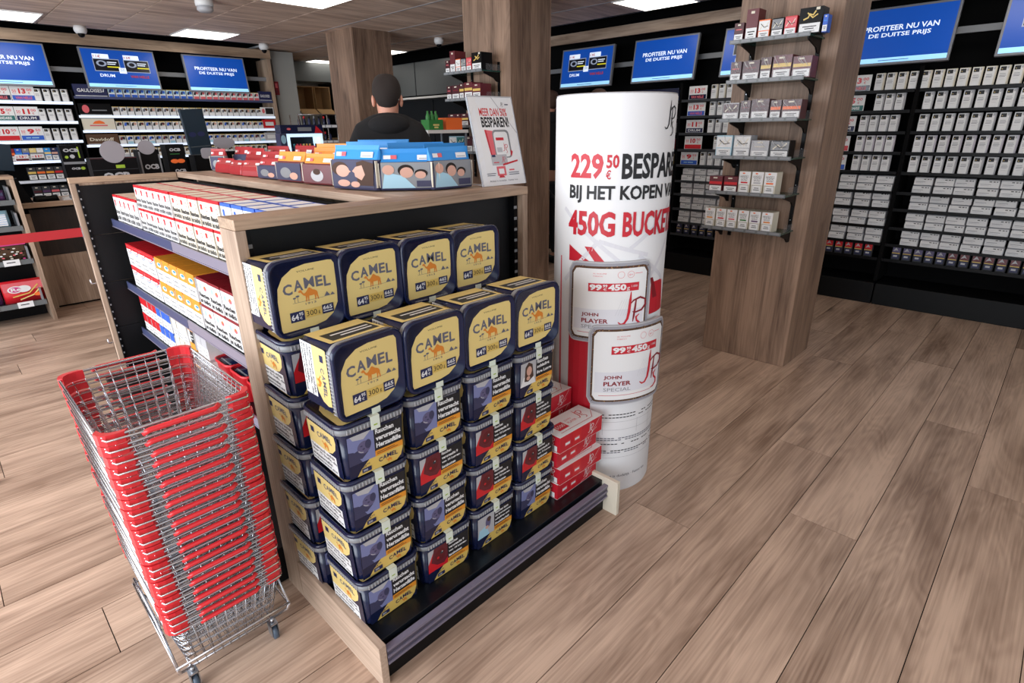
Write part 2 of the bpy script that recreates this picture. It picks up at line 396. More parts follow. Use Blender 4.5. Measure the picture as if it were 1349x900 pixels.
# ---------------------------------------------------------------- marks used on the packs
CAMEL = [(0, .58), (.05, .63), (.10, .66), (.16, .64), (.19, .58), (.22, .5), (.28, .44), (.35, .47), (.43, .56), (.5, .66), (.57, .7), (.64, .64), (.72, .56), (.82, .52), (.9, .46), (.95, .36), (.95, .22), (.98, .05), (.97, 0), (.92, 0), (.91, .12), (.86, .25), (.85, .12), (.83, 0), (.78, 0), (.79, .15), (.77, .28), (.65, .26), (.52, .27), (.5, .12), (.49, 0), (.44, 0), (.44, .15), (.43, .26), (.39, .12), (.37, 0), (.32, 0), (.34, .18), (.33, .3), (.25, .34), (.18, .42), (.13, .52), (.06, .52)]
def camel(x, y, w_, h, m='camelbrown'): return [('p', [(x+a*w_, y+b*h/.7) for a, b in CAMEL], m)]
def camel_word(x, y, w_, h, m='inkgrey', bold=.03):
    out = []; ws = [.2, .2, .22, .16, .15]; px = 0
    for i, (ch, cw) in enumerate(zip('CAMEL', ws)):
        dy = [0, .35, .5, .42, .2][i]*h*.6; h_ = h*(1 if i else 1.1)
        out.append(('t', ch, x+px*w_, y+dy, cw*w_*.92, h, m, bold)); px += cw*1.06
    return out
def jps(x, y, h, m='red', m2=None):
    """monogram of a tall J, a P and a small s"""
    m2 = m2 or m; s = h
    P_ = lambda q: [(x+a*s, y+b*s) for a, b in q]
    return [('s', P_([(.28, 1.0), (.27, .8), (.25, .5), (.22, .33), (.15, .22), (.07, .2), (0, .26)]), [.02*s, .06*s, .07*s, .06*s, .05*s, .04*s, .02*s], m),
            ('s', P_([(.42, .82), (.40, .6), (.38, .4), (.36, .25)]), [.03*s, .05*s, .05*s, .02*s], m2),
            ('s', P_([(.24, .66), (.35, .78), (.52, .84), (.66, .78), (.68, .64), (.58, .52), (.42, .48), (.34, .5)]), [.02*s, .04*s, .05*s, .05*s, .06*s, .05*s, .04*s, .02*s], m2),
            ('s', P_([(.52, .42), (.44, .36), (.46, .27), (.54, .2), (.55, .1), (.46, .02), (.36, 0)]), [.02*s, .05*s, .05*s, .05*s, .05*s, .04*s, .02*s], m)]
def face_pic(x, y, w_, h):     # pale lying figure on a sheet
    it = [('r', x, y, w_, h, 'photoblue'), ('p', [(x, y), (x+.5*w_, y), (x+.2*w_, y+.45*h), (x, y+.5*h)], 'photodark'), ('p', [(x+.1*w_, y+h), (x+.9*w_, y+h), (x+.6*w_, y+.78*h), (x+.2*w_, y+.85*h)], 'lightgrey'),
          ('p', [(x+.15*w_, y+.2*h), (x+.5*w_, y+.12*h), (x+.75*w_, y+.3*h), (x+.5*w_, y+.5*h), (x+.2*w_, y+.42*h)], 'photodark'),
          ('e', x+.6*w_, y+.5*h, .26*w_, .22*h, 'photoface'), ('e', x+.76*w_, y+.56*h, .12*w_, .16*h, 'photodark'), ('e', x+.58*w_, y+.44*h, .05*w_, .03*h, 'photodark'), ('e', x+.5*w_, y+.56*h, .05*w_, .025*h, 'photodark'),
          ('s', [(x+.38*w_, y+.42*h), (x+.46*w_, y+.36*h), (x+.56*w_, y+.33*h)], .03*w_, 'lightgrey')]
    return it
def wound_pic(x, y, w_, h):
    return [('r', x, y, w_, h, 'red'), ('p', [(x, y+.4*h), (x+.35*w_, y+h), (x, y+h)], 'lightgrey'), ('p', [(x+.3*w_, y+h), (x+w_, y+h), (x+w_, y+.3*h), (x+.8*w_, y+.12*h), (x+.45*w_, y+.2*h), (x+.15*w_, y+.42*h)], 'maroon'),
            ('e', x+.62*w_, y+.6*h, .27*w_, .27*h, 'wound'), ('e', x+.7*w_, y+.66*h, .08*w_, .06*h, 'darkgrey'), ('e', x+.5*w_, y+.5*h, .06*w_, .05*h, 'red'), ('e', x+.72*w_, y+.7*h, .02*w_, .02*h, 'white')]
def woman_pic(x, y, w_, h):
    return [('r', x, y, w_, h, 'lightgrey'), ('p', [(x, y), (x+w_, y), (x+.85*w_, y+.35*h), (x+.2*w_, y+.4*h)], 'white'), ('p', [(x+.25*w_, y+.2*h), (x+.3*w_, y+.8*h), (x+.5*w_, y+.98*h), (x+.75*w_, y+.85*h), (x+.85*w_, y+.3*h), (x+.5*w_, y+.15*h)], 'hair_brown'),
            ('e', x+.55*w_, y+.6*h, .17*w_, .2*h, 'flesh'), ('e', x+.5*w_, y+.3*h, .12*w_, .09*h, 'flesh')]
def figure_pic(x, y, w_, h):
    return [('r', x, y, w_, h, 'lightgrey'), ('p', [(x, y), (x+.7*w_, y), (x+.5*w_, y+.5*h), (x+.1*w_, y+.4*h)], 'paleblue'), ('e', x+.62*w_, y+.62*h, .16*w_, .26*h, 'photoface'), ('e', x+.68*w_, y+.76*h, .12*w_, .12*h, 'hair_brown'), ('e', x+.55*w_, y+.4*h, .1*w_, .08*h, 'flesh')]
PICS = [face_pic, wound_pic, woman_pic, figure_pic]
WARN = [('Rauchen', 'verursacht', 'Herzanfälle'), ('Rauchen', 'verursacht 9', 'von 10 Lungen-', 'karzinomen'), ('Rauchen', 'schädigt', 'Ihre Lunge'), ('Rauchen kann', 'die Spermatozoen', 'schädigen und', 'Fruchtbarkeit')]
# ---------------------------------------------------------------- tobacco tubs on the end display
TH = .178
def tub(loc, rot, label, variant=0, lying=False):
    t = thing('tobacco_tub', label, 'tub', loc, group='yellow and navy tobacco tubs on the end display', rot=rot)
    b = MB(); b.loft([rrect(.196, .196, .028, 0), rrect(.2, .2, .03, .004), rrect(.212, .212, .032, .144)], 'navy'); b.build('body', t)
    r_ = MB(); r_.loft([rrect(.2135, .2135, .033, .1445), rrect(.221, .221, .034, .149), rrect(.222, .222, .034, .165)], 'greymetal')
    for i in range(17):
        u = -.085+.17*i/16
        r_.box(u-.0012, u+.0012, -.1128, -.111, .150, .163, 'lightgrey'); r_.box(-.1128, -.111, u-.0012, u+.0012, .150, .163, 'lightgrey')
    r_.build('clear_rim', t)
    l = MB(); O_ = lambda w_, z, r0=.036: rrect(w_, w_, r0, z)
    l.loft([O_(.224, .1655), O_(.2265, .168), O_(.2265, .173), O_(.222, .178), O_(.212, .178), O_(.207, .1735)], 'navy'); l.build('lid', t)
    lab = MB(); S = .198; f = plane((-S/2, -S/2, .1735), (1, 0, 0), (0, 1, 0))
    yp = [(.03, .03)]
    yp = [(.035*1, .03), (.55, .03), (.72, .06), (.86, .15), (.95, .3), (.965, .5), (.965, .90), (.93, .955), (.86, .965), (.5, .965), (.3, .93), (.14, .83), (.05, .68), (.025, .5), (.02, .08)]
    it = [('p', yp, 'yellow'), ('t', 'VOLUME', .36, .86, .28, .025, 'ink')]
    it += [('r', .0, .0, .0001, .0001, 'yellow')]+camel_word(.12, .56, .78, .16, 'inkgrey', .03)+camel(.34, .415, .32, .2)
    it += [('r', .24, .425, .5, .004, 'inkgrey'), ('r', .27, .43, .006, .07, 'inkgrey'), ('r', .32, .43, .006, .09, 'inkgrey'), ('e', .273, .5, .025, .012, 'inkgrey'), ('e', .323, .52, .03, .014, 'inkgrey'),
           ('p', [(.74, .43), (.84, .43), (.79, .5)], 'inkgrey'), ('p', [(.84, .43), (.92, .43), (.88, .475)], 'inkgrey'), ('t', '1913', .43, .37, .17, .03, 'inkgrey'),
           ('r', .17, .15, .22, .15, 'inkblue'), ('r', .40, .17, .27, .13, 'gold'), ('r', .68, .17, .19, .14, 'inkblue'), ('t', '64', .185, .175, .11, .09, 'white', .03), ('t', '95', .305, .23, .065, .05, 'white', .02), ('t', '€', .31, .175, .04, .04, 'white'),
           ('t', '300', .42, .195, .17, .08, 'ink'), ('t', 'g', .61, .19, .03, .05, 'ink'), ('t', '665', .695, .23, .15, .06, 'white', .02), ('r', .695, .2, .15, .012, 'white')]
    prt(lab, xf(it, 0, 0, S), f, .00006); lab.build('lid_label', t)
    # front label, standing on the slanting front face
    fr = MB(); dz = .144; sl = (.212-.2)/2/dz
    f = plane((-.1, -.1006, .002), (1, 0, 0), (0, -sl, 1)); W_, H_ = .2, .135
    L3 = WARN[variant]
    it = [('r', .012, .0, .176, H_, 'navy'), ('p', [(.035, 0), (.165, 0), (.180, .012), (.188, .035), (.188, .066), (.12, .06), (.08, .045), (.05, .02)], 'gold')]
    it += PICS[variant](.014, .042, .082, .092)+[('r', .096, .060, .092, .074, 'ink')]
    for i, tx in enumerate(L3):
        hh = .016 if len(L3) == 3 else .011; st_ = .0225 if len(L3) == 3 else .017
        it.append(('t', tx, .101, .115-st_*i-(.002 if len(L3) == 3 else 0), min(.082, .0086*len(tx)*(1 if len(L3) == 3 else .66)), hh, 'white', .04))
    it += [('r', .096, .042, .092, .018, 'amber'), ('r', .101, .047, .07, .002, 'ink'), ('r', .101, .052, .06, .002, 'ink')]
    it += camel_word(.105, .018, .066, .014, 'inkblue', .02)+camel(.128, .006, .02, .014)+[('r', .05, .006, .03, .014, 'inkblue'), ('t', '300', .054, .009, .014, .007, 'white'), ('t', '64⁹⁵', .052, .023, .024, .009, 'inkblue')]
    prt(fr, it, f, .00006); fr.build('front_label', t)
    sd = MB(); f = plane((-.1006, .1, .002), (0, -1, 0), (-sl, 0, 1))
    it = [('r', .006, 0, .184, H_, 'navy'), ('p', [(.01, .134), (.172, .134), (.176, .115), (.168, .09), (.145, .07), (.11, .06), (.05, .058), (.008, .06), (.008, .12)], 'yellow'), ('r', .008, .0, .155, .062, 'white')]
    for i, tx in enumerate(('Tabakrauch enthält', 'über 70 Stoffe, die', 'erwiesenermaßen', 'krebserregend sind')):
        it.append(('t', tx, .014, .047-.0145*i, .0078*len(tx), .0105, 'ink', .03))
    it += camel_word(.065, .096, .09, .018, 'inkgrey', .03)+camel(.09, .070, .038, .024, 'camelbrown')+[('r', .028, .1, .02, .018, 'inkblue')]
    prt(sd, it, f, .00006); sd.build('side_label', t)
    rs = MB(); f = plane((.1006, -.1, .002), (0, 1, 0), (sl, 0, 1))
    prt(rs, [('r', .012, 0, .176, H_, 'yellow'), ('r', .05, .05, .1, .06, 'white')], f, .0001)
    f = plane((.1, .1006, .002), (-1, 0, 0), (0, sl, 1)); prt(rs, [('r', .012, 0, .176, H_, 'yellow'), ('r', .02, .05, .15, .07, 'ink'), ('r', .03, .09, .1, .008, 'white'), ('r', .03, .07, .12, .008, 'white')], f, .0001)
    rs.build('back_label', t)
    if True:
        rr = MB(); 
        rr.box(-.014, .014, -.1165, -.1148, .138, .17, 'sticker'); rr.box(-.014, .014, -.1165, -.098, .1782, .179, 'sticker'); rr.box(-.014, .014, -.1165, -.1148, .17, .179, 'sticker')
        prt(rr, [('r', -.006, .0, .012, .004, 'limegreen')], plane((0, -.1165, .15), (1, 0, 0), (0, 0, 1)))
        rr.build('seal_sticker', t)
    return t
# ---------------------------------------------------------------- end display unit facing the camera
ZT = 1.372
t = thing('end_display_unit', 'wooden end display with black back and low black plinth stacked with yellow tubs', 'display unit', (.585, 1.15, 0))
X0, Y0 = .585, 1.15
def LB(*a): # box in room coordinates made local to the unit
    return (a[0]-X0, a[1]-X0, a[2]-Y0, a[3]-Y0, a[4], a[5])
MB().box(*LB(.585, .61, 1.15, 1.67, 0, .16), 'panel_oak_side').build('base_panel', t, .0015)
MB().box(*LB(1.755, 1.775, 1.10, 1.67, 0, .168), 'cream').build('end_cap', t, .0015)
MB().box(*LB(.585, .615, 1.671, 1.79, 0, ZT-.032), 'panel_oak').build('upright', t, .0015)
MB().box(*LB(1.775, 1.805, 1.671, 1.79, 0, ZT-.032), 'panel_oak').build('upright', t, .0015)
MB().box(*LB(.585, 1.805, 1.668, 1.79, ZT-.031, ZT), 'panel_oak_across').build('top_rail', t, .0015)
b = MB(); b.box(*LB(.616, 1.774, 1.735, 1.745, .16, ZT-.032), 'blackback')
b.build('back_panel', t)
MB().box(*LB(.611, 1.754, 1.17, 1.734, 0, .118), 'plinth').build('plinth', t)
MB().box(*LB(.611, 1.754, 1.18, 1.734, .1185, .15), 'blackshelf').build('deck', t, .001)
for s in (0, 1):
    b = MB(); x = .618 if s == 0 else 1.752
    b.box(*LB(x, x+.02, 1.70, 1.733, .16, ZT-.033), 'black')
    for i in range(24): b.box(*LB(x-.001 if s else x+.004, x+.019 if s == 0 else x+.016, 1.699, 1.70, .2+.047*i, .212+.047*i), 'greymetal')
    b.build('slotted_strip', t)
b = MB()
for i, (dy, z0, z1, m) in enumerate(((0, .128, .138, 'baserail'), (.004, .112, .126, 'rail'), (0, .102, .110, 'baserail'), (.004, .086, .100, 'rail'), (0, .076, .084, 'baserail'))):
    b.box(*LB(.612, 1.753, 1.148+dy, 1.168, z0, z1), m)
b.build('price_rail', t)

# ---- the tubs: four stacks in front, four stacks behind, and a lying one on each
cx = [.710, .938, 1.166, 1.394]
FR = {0: [0, 0, 0, 0], 1: [1, 0, 1, 0], 2: [3, 1, 1, 0], 3: [0, 1, 1, 2]}
colname = ['leftmost', 'second', 'third', 'fourth']
lev = ['bottom', 'second', 'third', 'top upright', 'fifth']
protos = {}
def place_tub(x, y, z, rz, label, var, lying=False):
    rot = (PI/2, 0, rz) if lying else (0, 0, rz)
    if var not in protos: protos[var] = tub((x, y, z), rot, label, var)
    else: dup(protos[var], (x, y, z), 0, label, rot)
picword = ['photo of a lying man', 'dark red medical photo', 'photo of a woman', 'photo of a seated figure']
for c in range(4):
    for k in range(4):
        v = FR[c][k]
        nm = ['bottom', 'second from the bottom', 'third from the bottom', 'top upright one'][k]
        place_tub(cx[c]+R.uniform(-.004, .004), 1.352+R.uniform(-.004, .004), .151+TH*1.004*k, R.uniform(-.03, .03), 'yellow tub with %s, %s, %s front stack' % (picword[v], nm, colname[c]), v)
    place_tub(cx[c]+[0.0, .005, .008, .01][c], 1.423, .151+TH*1.004*4+.1155, [.06, .02, -.02, -.03][c], 'tub lying with its yellow lid forward, front row, %s from the left' % ORD[c], c if c else 0, True)
    for k in range(5):
        v = [0, 1, 0, 1, 1][k]
        place_tub(cx[c]-.012+R.uniform(-.004, .004), 1.6, .151+TH*1.004*k, R.uniform(-.02, .02), 'upright tub in the %s rear stack, %s from the bottom' % (colname[c], ORD[k]), v)
    place_tub([.690, .908, 1.138, 1.357][c], 1.683, .151+TH*1.004*5+.1155, [.05, .03, .0, -.02][c], 'tub lying with its yellow lid forward, upper row, %s from the left' % ORD[c], (c+1) % 4, True)

# red and white cigarette-paper cartons at the right end
def red_carton(loc, rz, label):
    t = thing('red_carton', label, 'carton', loc, rz, 'red cartons beside the yellow tubs')
    b = MB().box(0, .275, 0, .13, 0, .0735, 'jpred'); b.box(-.0004, .2754, -.0004, .1304, .0725, .0742, 'white'); b.box(-.0003, .2753, -.0003, .1303, -.0001, .001, 'white'); b.build('carton', t)
    p = MB(); f = plane((0, -.0004, 0), (1, 0, 0), (0, 0, 1))
    it = jps(.18, .012, .055, 'white')+[('s', [(.2, .01), (.26, .07)], .0015, 'white'), ('s', [(.215, .01), (.272, .068)], .0015, 'pinkred'), ('s', [(.16, .004), (.24, .03)], .0012, 'white'), ('r', .03, .022, .035, .018, 'pinkred'), ('r', .033, .026, .028, .01, 'white'), ('r', .09, .022, .035, .018, 'pinkred'), ('r', .093, .026, .028, .008, 'white'), ('r', .08, .002, .055, .07, 'red')]
    it.insert(0, it.pop())
    prt(p, it, f, .00006)
    f = plane((-.0004, .13, 0), (0, -1, 0), (0, 0, 1))
    prt(p, jps(.075, .03, .038, 'white')+[('r', .035, .004, .08, .024, 'white'), ('r', .03, .04, .03, .012, 'pinkred')]+[('r', .045+.004*i, .007, .0018, .018, 'ink') for i in range(14)], f, .00002, base=3)
    f = plane((0, 0, .0744), (1, 0, 0), (0, 1, 0))
    prt(p, jps(.18, .035, .08, 'jpred')+[('r', .04, .035, .06, .05, 'jpred'), ('t', '5500', .044, .05, .05, .02, 'white'), ('t', 'JOHN', .115, .07, .04, .014, 'pinkred'), ('t', 'PLAYER', .115, .05, .055, .014, 'pinkred'), ('s', [(.03, .02), (.23, .02), (.27, .06)], .0025, 'jpred')], f, .00006)
    p.build('print', t); return t
rc = red_carton((1.508, 1.232, .151), .02, 'red carton at the bottom of the front pile beside the drum')
for i, (x, y, k, rz, lb) in enumerate([(1.510, 1.222, 1, -.03, 'red carton with a white top edge, second from the bottom, front pile'), (1.507, 1.238, 2, .02, 'red carton third from the bottom in the front pile'),
        (1.509, 1.224, 3, -.02, 'topmost red carton of the front pile, white top with a red monogram'), (1.512, 1.39, 0, 0, 'red carton at the bottom of the rear pile'), (1.511, 1.39, 1, 0, 'red carton second in the rear pile'),
        (1.510, 1.39, 2, 0, 'red carton third in the rear pile'), (1.511, 1.388, 3, .02, 'red carton fourth in the rear pile'), (1.508, 1.386, 4, .01, 'topmost red carton of the rear pile, beside the drum')]):
    dup(rc, (x, y, .151+.0747*k), rz, lb)
# clear tubs of red brand behind
def clear_tub(loc, label):
    t = thing('clear_tub', label, 'tub', loc, 0, 'clear lidded white and red tubs behind the red cartons')
    b = MB(); b.loft([rrect(.19, .13, .02, 0), rrect(.2, .14, .025, .13)], 'white'); b.build('body', t)
    b = MB(); b.loft([rrect(.212, .15, .03, .131), rrect(.216, .154, .03, .145), rrect(.216, .154, .03, .158), rrect(.2, .14, .03, .163)], 'lightgrey'); b.build('lid', t)
    p = MB(); prt(p, [('r', 0, 0, .19, .035, 'jpred'), ('p', [(.1, .035), (.19, .035), (.19, .12)], 'jpred')]+jps(.02, .05, .06, 'jpred'), plane((-.095, -.0703, .004), (1, 0, 0), (0, 0, 1)), .0003); p.build('label', t); return t
ct = clear_tub((1.615, 1.62, .151), 'clear lidded tub at the bottom behind the red cartons')
for k in range(1, 5): dup(ct, (1.615-.004*k, 1.62, .151+.1645*k), 0, 'clear lidded tub behind the red cartons, %s' % ['', 'second level', 'third level', 'fourth level', 'topmost, its lid just right of the yellow tubs'][k])

# ---------------------------------------------------------------- side shelving unit on the left of the end display
t = thing('side_shelf_unit', 'wooden framed black shelving unit of white and red cigarette packs, behind the baskets', 'shelf unit', (.6, 1.8, 0)); X0, Y0 = .6, 1.8
MB().box(*LB(.600, 1.17, 4.16, 4.20, 0, ZT-.032), 'panel_oak').build('end_panel', t, .0015)
MB().box(*LB(.600, 1.165, 4.16, 4.20, ZT-.031, ZT), 'panel_oak_across').build('end_rail', t, .0015)
MB().box(*LB(1.17, 1.232, 1.795, 4.20, ZT-.031, ZT), 'panel_oak_side').build('back_rail', t, .0015)
MB().box(*LB(1.233, 1.80, 1.795, 4.20, ZT-.034, ZT-.004), 'panel_oak_side').build('counter_top', t)
MB().box(*LB(1.291, 1.80, 4.17, 4.20, 0, ZT-.032), 'panel_oak').build('end_panel', t)
MB().box(*LB(1.775, 1.80, 1.795, 4.165, 0, ZT-.032), 'panel_oak').build('rear_panel', t)
b = MB()
for k in range(4): b.box(*LB(1.175, 1.185, 1.80, 4.14, .17+.29*k, .17+.29*k+.287), 'blackback')
for k in range(4): b.box(*LB(.64, 1.174, 4.148, 4.158, .17+.29*k, .17+.29*k+.287), 'blackback')
b.build('back_panel', t)
b = MB(); b.box(*LB(.625, .639, 4.14, 4.158, .17, ZT-.033), 'black')
for i in range(25): b.box(*LB(.628, .635, 4.138, 4.14, .19+.046*i, .200+.046*i), 'greymetal')
b.build('slotted_strip', t)
MB().box(*LB(.50, 1.17, 1.80, 4.155, 0, .15), 'plinth').build('plinth', t)
MB().box(*LB(.30, .599, 4.175, 4.195, 0, .16), 'panel_oak_across').build('plinth_end', t)
b = MB()
for z in (.36, .75): b.tube([(.0-.004, 2.37, z), (-.03, 2.37, z), (-.03, 2.37, z+.03)], .006, 'chrome')
b.build('hook', t)
SH = [(1.125, .752), (.736, .745), (.427, .760)]
for z, xf_ in SH:
    for (ya, yb) in ((1.80, 2.985), (2.99, 4.135)):
        s = MB(); s.box(*LB(xf_+.008, 1.17, ya, yb, z-.028, z-.003), 'blackshelf'); s.build('shelf', t)
        s = MB(); s.box(*LB(xf_-.002, xf_+.006, ya, yb, z-.045, z+.003), 'rail2' if ya < 2.9 else 'railblue'); s.box(*LB(xf_-.005, xf_-.0021, ya, yb, z-.045, z-.04), 'rail2'); s.build('price_rail', t)
# packs. one pack: body, coloured lid band, print
def pack(name, w_, d, h, top, body, kind, label, group, band=.012):
    t = thing(name, label, 'cigarette pack', (0, 0, 0), 0, group)
    b = MB().box(0, d, -w_/2+.0036, w_/2-.0036, 0, h, body); b.box(-.0006, d, -w_/2+.0030, w_/2-.0030, h-band, h+.0005, top); b.build('box', t)
    b = MB()
    if kind in ('red', 'beige', 'bluew'): b.box(.010, d-.010, -w_/2+.012, w_/2-.012, h+.0005, h+.0012, 'cream' if kind != 'bluew' else 'paper')
    w0 = w_; w_ = w_-.0072; f = plane((-.0008, w_/2, 0), (0, -1, 0), (0, 0, 1))
    it = []
    if kind == 'red': it = [('r', .22*w_, .58*h, .22*w_, .12*h, 'red'), ('e', .33*w_, .76*h, .15*w_, .07*h, 'red'), ('e', .78*w_, .66*h, .09*w_, .07*h, 'pinkred'), ('e', .78*w_, .66*h, .06*w_, .045*h, body)]
    if kind == 'beige': it = [('r', 0, .5*h, w_, .40*h, 'cream'), ('r', .15*w_, .62*h, .2*w_, .14*h, 'red'), ('e', .25*w_, .75*h, .12*w_, .05*h, 'red'), ('e', .75*w_, .66*h, .12*w_, .09*h, 'pinkred'), ('e', .75*w_, .66*h, .09*w_, .065*h, 'cream')]
    if kind == 'swirl': it = [('r', 0, .52*h, w_, .48*h, top), ('e', .55*w_, .72*h, .3*w_, .1*h, 'white'), ('e', .6*w_, .75*h, .2*w_, .05*h, 'skyblue')]
    if kind == 'redswirl': it = [('r', 0, .78*h, w_, .12*h, 'red'), ('e', .6*w_, .7*h, .2*w_, .1*h, 'white'), ('s', [(.2*w_, .62*h), (.5*w_, .58*h), (.8*w_, .7*h)], .03*h, 'blue'), ('s', [(.2*w_, .7*h), (.5*w_, .66*h), (.9*w_, .8*h)], .03*h, 'red')]
    if kind == 'flame': it = [('e', .68*w_, .66*h, .13*w_, .08*h, 'pinkred'), ('e', .68*w_, .71*h, .07*w_, .05*h, 'orange'), ('r', .2*w_, .6*h, .14*w_, .18*h, 'paleblue')]
    if kind == 'bluew': it = [('r', .15*w_, .6*h, .2*w_, .2*h, 'blue'), ('r', 0, .9*h, w_, .1*h, 'blue')]
    if kind == 'plain': it = [('r', 0, .5*h, w_, .5*h, top)]
    if kind == 'yellow': it = [('r', 0, 0, w_, .3*h, 'amber'), ('r', .4*w_, .3*h, .6*w_, .6*h, 'ink'), ('r', .5*w_, .65*h, .35*w_, .05*h, 'white'), ('r', .5*w_, .5*h, .4*w_, .05*h, 'white')]
    if kind in ('red', 'beige', 'flame'): it += [('t', 'Rauchen', .05*w_, .29*h, .88*w_, .17*h, 'ink', .03), ('t', 'ist tödlich', .05*w_, .07*h, .9*w_, .17*h, 'ink', .03)]
    elif kind != 'yellow': it += [('t', 'Rauchen', .12*w_, .3*h, .7*w_, .1*h, 'ink'), ('t', 'ist tödlich', .12*w_, .12*h, .76*w_, .1*h, 'ink')]
    prt(b, it, f, .00008); b.build('print', t)
    return t
def fill(proto, x, ys, z, h, layers, d, rows, lab, jit=.003):
    used = False
    for i, y in enumerate(ys):
        for l in range(layers):
            for r_ in range(rows):
                loc = (x+r_*(d+.002)+R.uniform(0, jit), y+R.uniform(-.001, .001), z+l*(h+.0015))
                L_ = lab % (ORD[i] if i < len(ORD) else 'last')
                q_ = ([('lower', 'upper')[l]] if layers > 1 else [])+([('front', 'rear')[r_]] if rows > 1 else [])
                if q_: L_ += ', '+' '.join(q_)
                if not used: proto.location = loc; proto['label'] = L_; used = True
                else: dup(proto, loc, 0, L_)
w1 = .098
p = pack('cigarette_pack', w1, .112, .150, 'red', 'white', 'red', '', 'tall white packs on the top side shelf')
fill(p, .765, [4.02-w1/2-w1*i for i in range(5)], 1.127, .15, 1, .112, 2, 'tall white red-lidded pack, top side shelf, %s from the far end')
p = pack('cigarette_pack', w1, .112, .115, 'red', 'white', 'red', '', 'white and red packs on the top side shelf')
fill(p, .765, [3.50-w1/2-w1*i for i in range(6)], 1.127, .115, 2, .112, 2, 'white red-lidded pack, top side shelf, %s of the double stack')
p = pack('cigarette_pack', .118, .112, .115, 'red', 'cream', 'beige', '', 'beige and red packs on the top side shelf')
fill(p, .765, [2.90-.06-.12*i for i in range(5)], 1.127, .115, 2, .112, 2, 'beige red-lidded pack, top side shelf, %s after the white ones')
p = pack('cigarette_pack', .104, .112, .115, 'blue', 'white', 'bluew', '', 'blue and white packs on the top side shelf')
fill(p, .765, [2.235, 2.128, 2.021, 1.914], 1.127, .115, 2, .112, 2, 'blue-topped pack at the near end of the top side shelf, %s')
w2 = .142
p = pack('cigarette_pack', w2, .19, .128, 'red', 'white', 'redswirl', '', 'white packs with a red swirl')
fill(p, .76, [3.99-w2/2-w2*i for i in range(4)], .738, .128, 2, .19, 2, 'white pack with red swirl, middle side shelf, %s from the far end')
p = pack('cigarette_pack', .122, .19, .128, 'amber', 'white', 'swirl', '', 'orange and white packs on the middle side shelf')
fill(p, .76, [3.41-.062-.125*i for i in range(5)], .738, .128, 2, .19, 2, 'orange-topped pack, middle side shelf, %s of the orange ones')
p = pack('cigarette_pack', .145, .19, .128, 'darkred', 'white', 'flame', '', 'white packs with flame emblem')
fill(p, .76, [2.77-.075-.148*i for i in range(6)], .738, .128, 2, .19, 2, 'dark red lidded white pack, middle side shelf, %s after the orange ones')
w3 = .085
for n, (top, kind, cnt, y0, lab) in enumerate((('red', 'plain', 4, 4.08, 'red and white pack, lowest side shelf, %s from the far end'), ('blue', 'plain', 3, 3.72, 'blue and white pack, lowest side shelf, %s after the red ones'),
        ('cream', 'plain', 3, 3.44, 'cream pack, lowest side shelf, %s after the blue ones'), ('amber', 'yellow', 1, 3.16, 'yellow and black pack, lowest side shelf, %s after the cream ones'), ('lightgrey', 'plain', 2, 3.05, 'grey and white pack, lowest side shelf, %s beyond the red tubs'))):
    p = pack('cigarette_pack', w3, .16, .112, top, 'white', kind, '', 'packs on the lowest side shelf')
    fill(p, .775, [y0-w3/2-(w3+.004)*i for i in range(cnt)], .429, .112, 2, .16, 1, lab)
def red_tub(loc, m, label):
    t = thing('red_tub', label, 'tub', loc, 0, 'red tubs on the lowest side shelf')
    b = MB(); b.loft([rrect(.12, .16, .03, 0), rrect(.14, .18, .035, .12), rrect(.15, .19, .038, .122), rrect(.15, .19, .038, .135), rrect(.138, .178, .035, .135), rrect(.125, .165, .03, .126)], 'red'); b.build('body', t)
    b = MB(); b.loft([rrect(.122, .162, .03, .1262), rrect(.118, .158, .03, .1285)], m)
    prt(b, [('r', -.05, -.06+.012*i, .008, .006, 'white') for i in range(10)], plane((0, 0, .1287), (1, 0, 0), (0, 1, 0))); b.build('lid', t); return t
for i, (y, m) in enumerate(((2.77, 'navy'), (2.575, 'navy'), (2.38, 'tobacco'), (2.185, 'tobacco'), (1.99, 'tobacco'))):
    for j in range(2):
        red_tub((.86+.16*j, y, .429), m, 'red tub with %s lid inset, %s from the far end, %s row' % ('navy' if m == 'navy' else 'brown', ORD[i], ('front', 'rear')[j]))
# ---------------------------------------------------------------- advertising drum
CX, CY, CR = 2.04, 1.40, .24
TH0 = math.atan2(-CY, -CX)
def cylmap(r):
    def f(u, v, off):      # u = angle in degrees from the side facing the shop entrance, v = height
        a = TH0+math.radians(u); return Vector(((r+off)*math.cos(a), (r+off)*math.sin(a), v))
    return f
t = thing('advertising_drum', 'tall white cylindrical advertising drum with red and black lettering', 'sign', (CX, CY, 0))
b = MB(); n = 64
vs = []; fs = []
for z in (0, .012, 1.712, 1.72):
    for k in range(n): a = 2*PI*k/n; q = CR-(.004 if z in (0, 1.72) else 0); vs.append((q*math.cos(a), q*math.sin(a), z))
for i in range(3):
    for k in range(n): fs.append((i*n+k, i*n+(k+1) % n, (i+1)*n+(k+1) % n, (i+1)*n+k))
b.add(vs, fs, 'paper', smooth=True)
b.tube([(.236*math.cos(2*PI*k/48), .236*math.sin(2*PI*k/48), 1.72) for k in range(48)], .003, 'lightgrey', 4, True)
b.add([(CR*.98*math.cos(2*PI*k/48), CR*.98*math.sin(2*PI*k/48), 1.70) for k in range(48)], [tuple(range(48))], 'paper')
b.build('drum', t)
b = MB(); f = cylmap(CR)
def curved(pts, m): # polygon given as (u,v) rows: filled between a left and a right edge
    return ('p', pts, m)
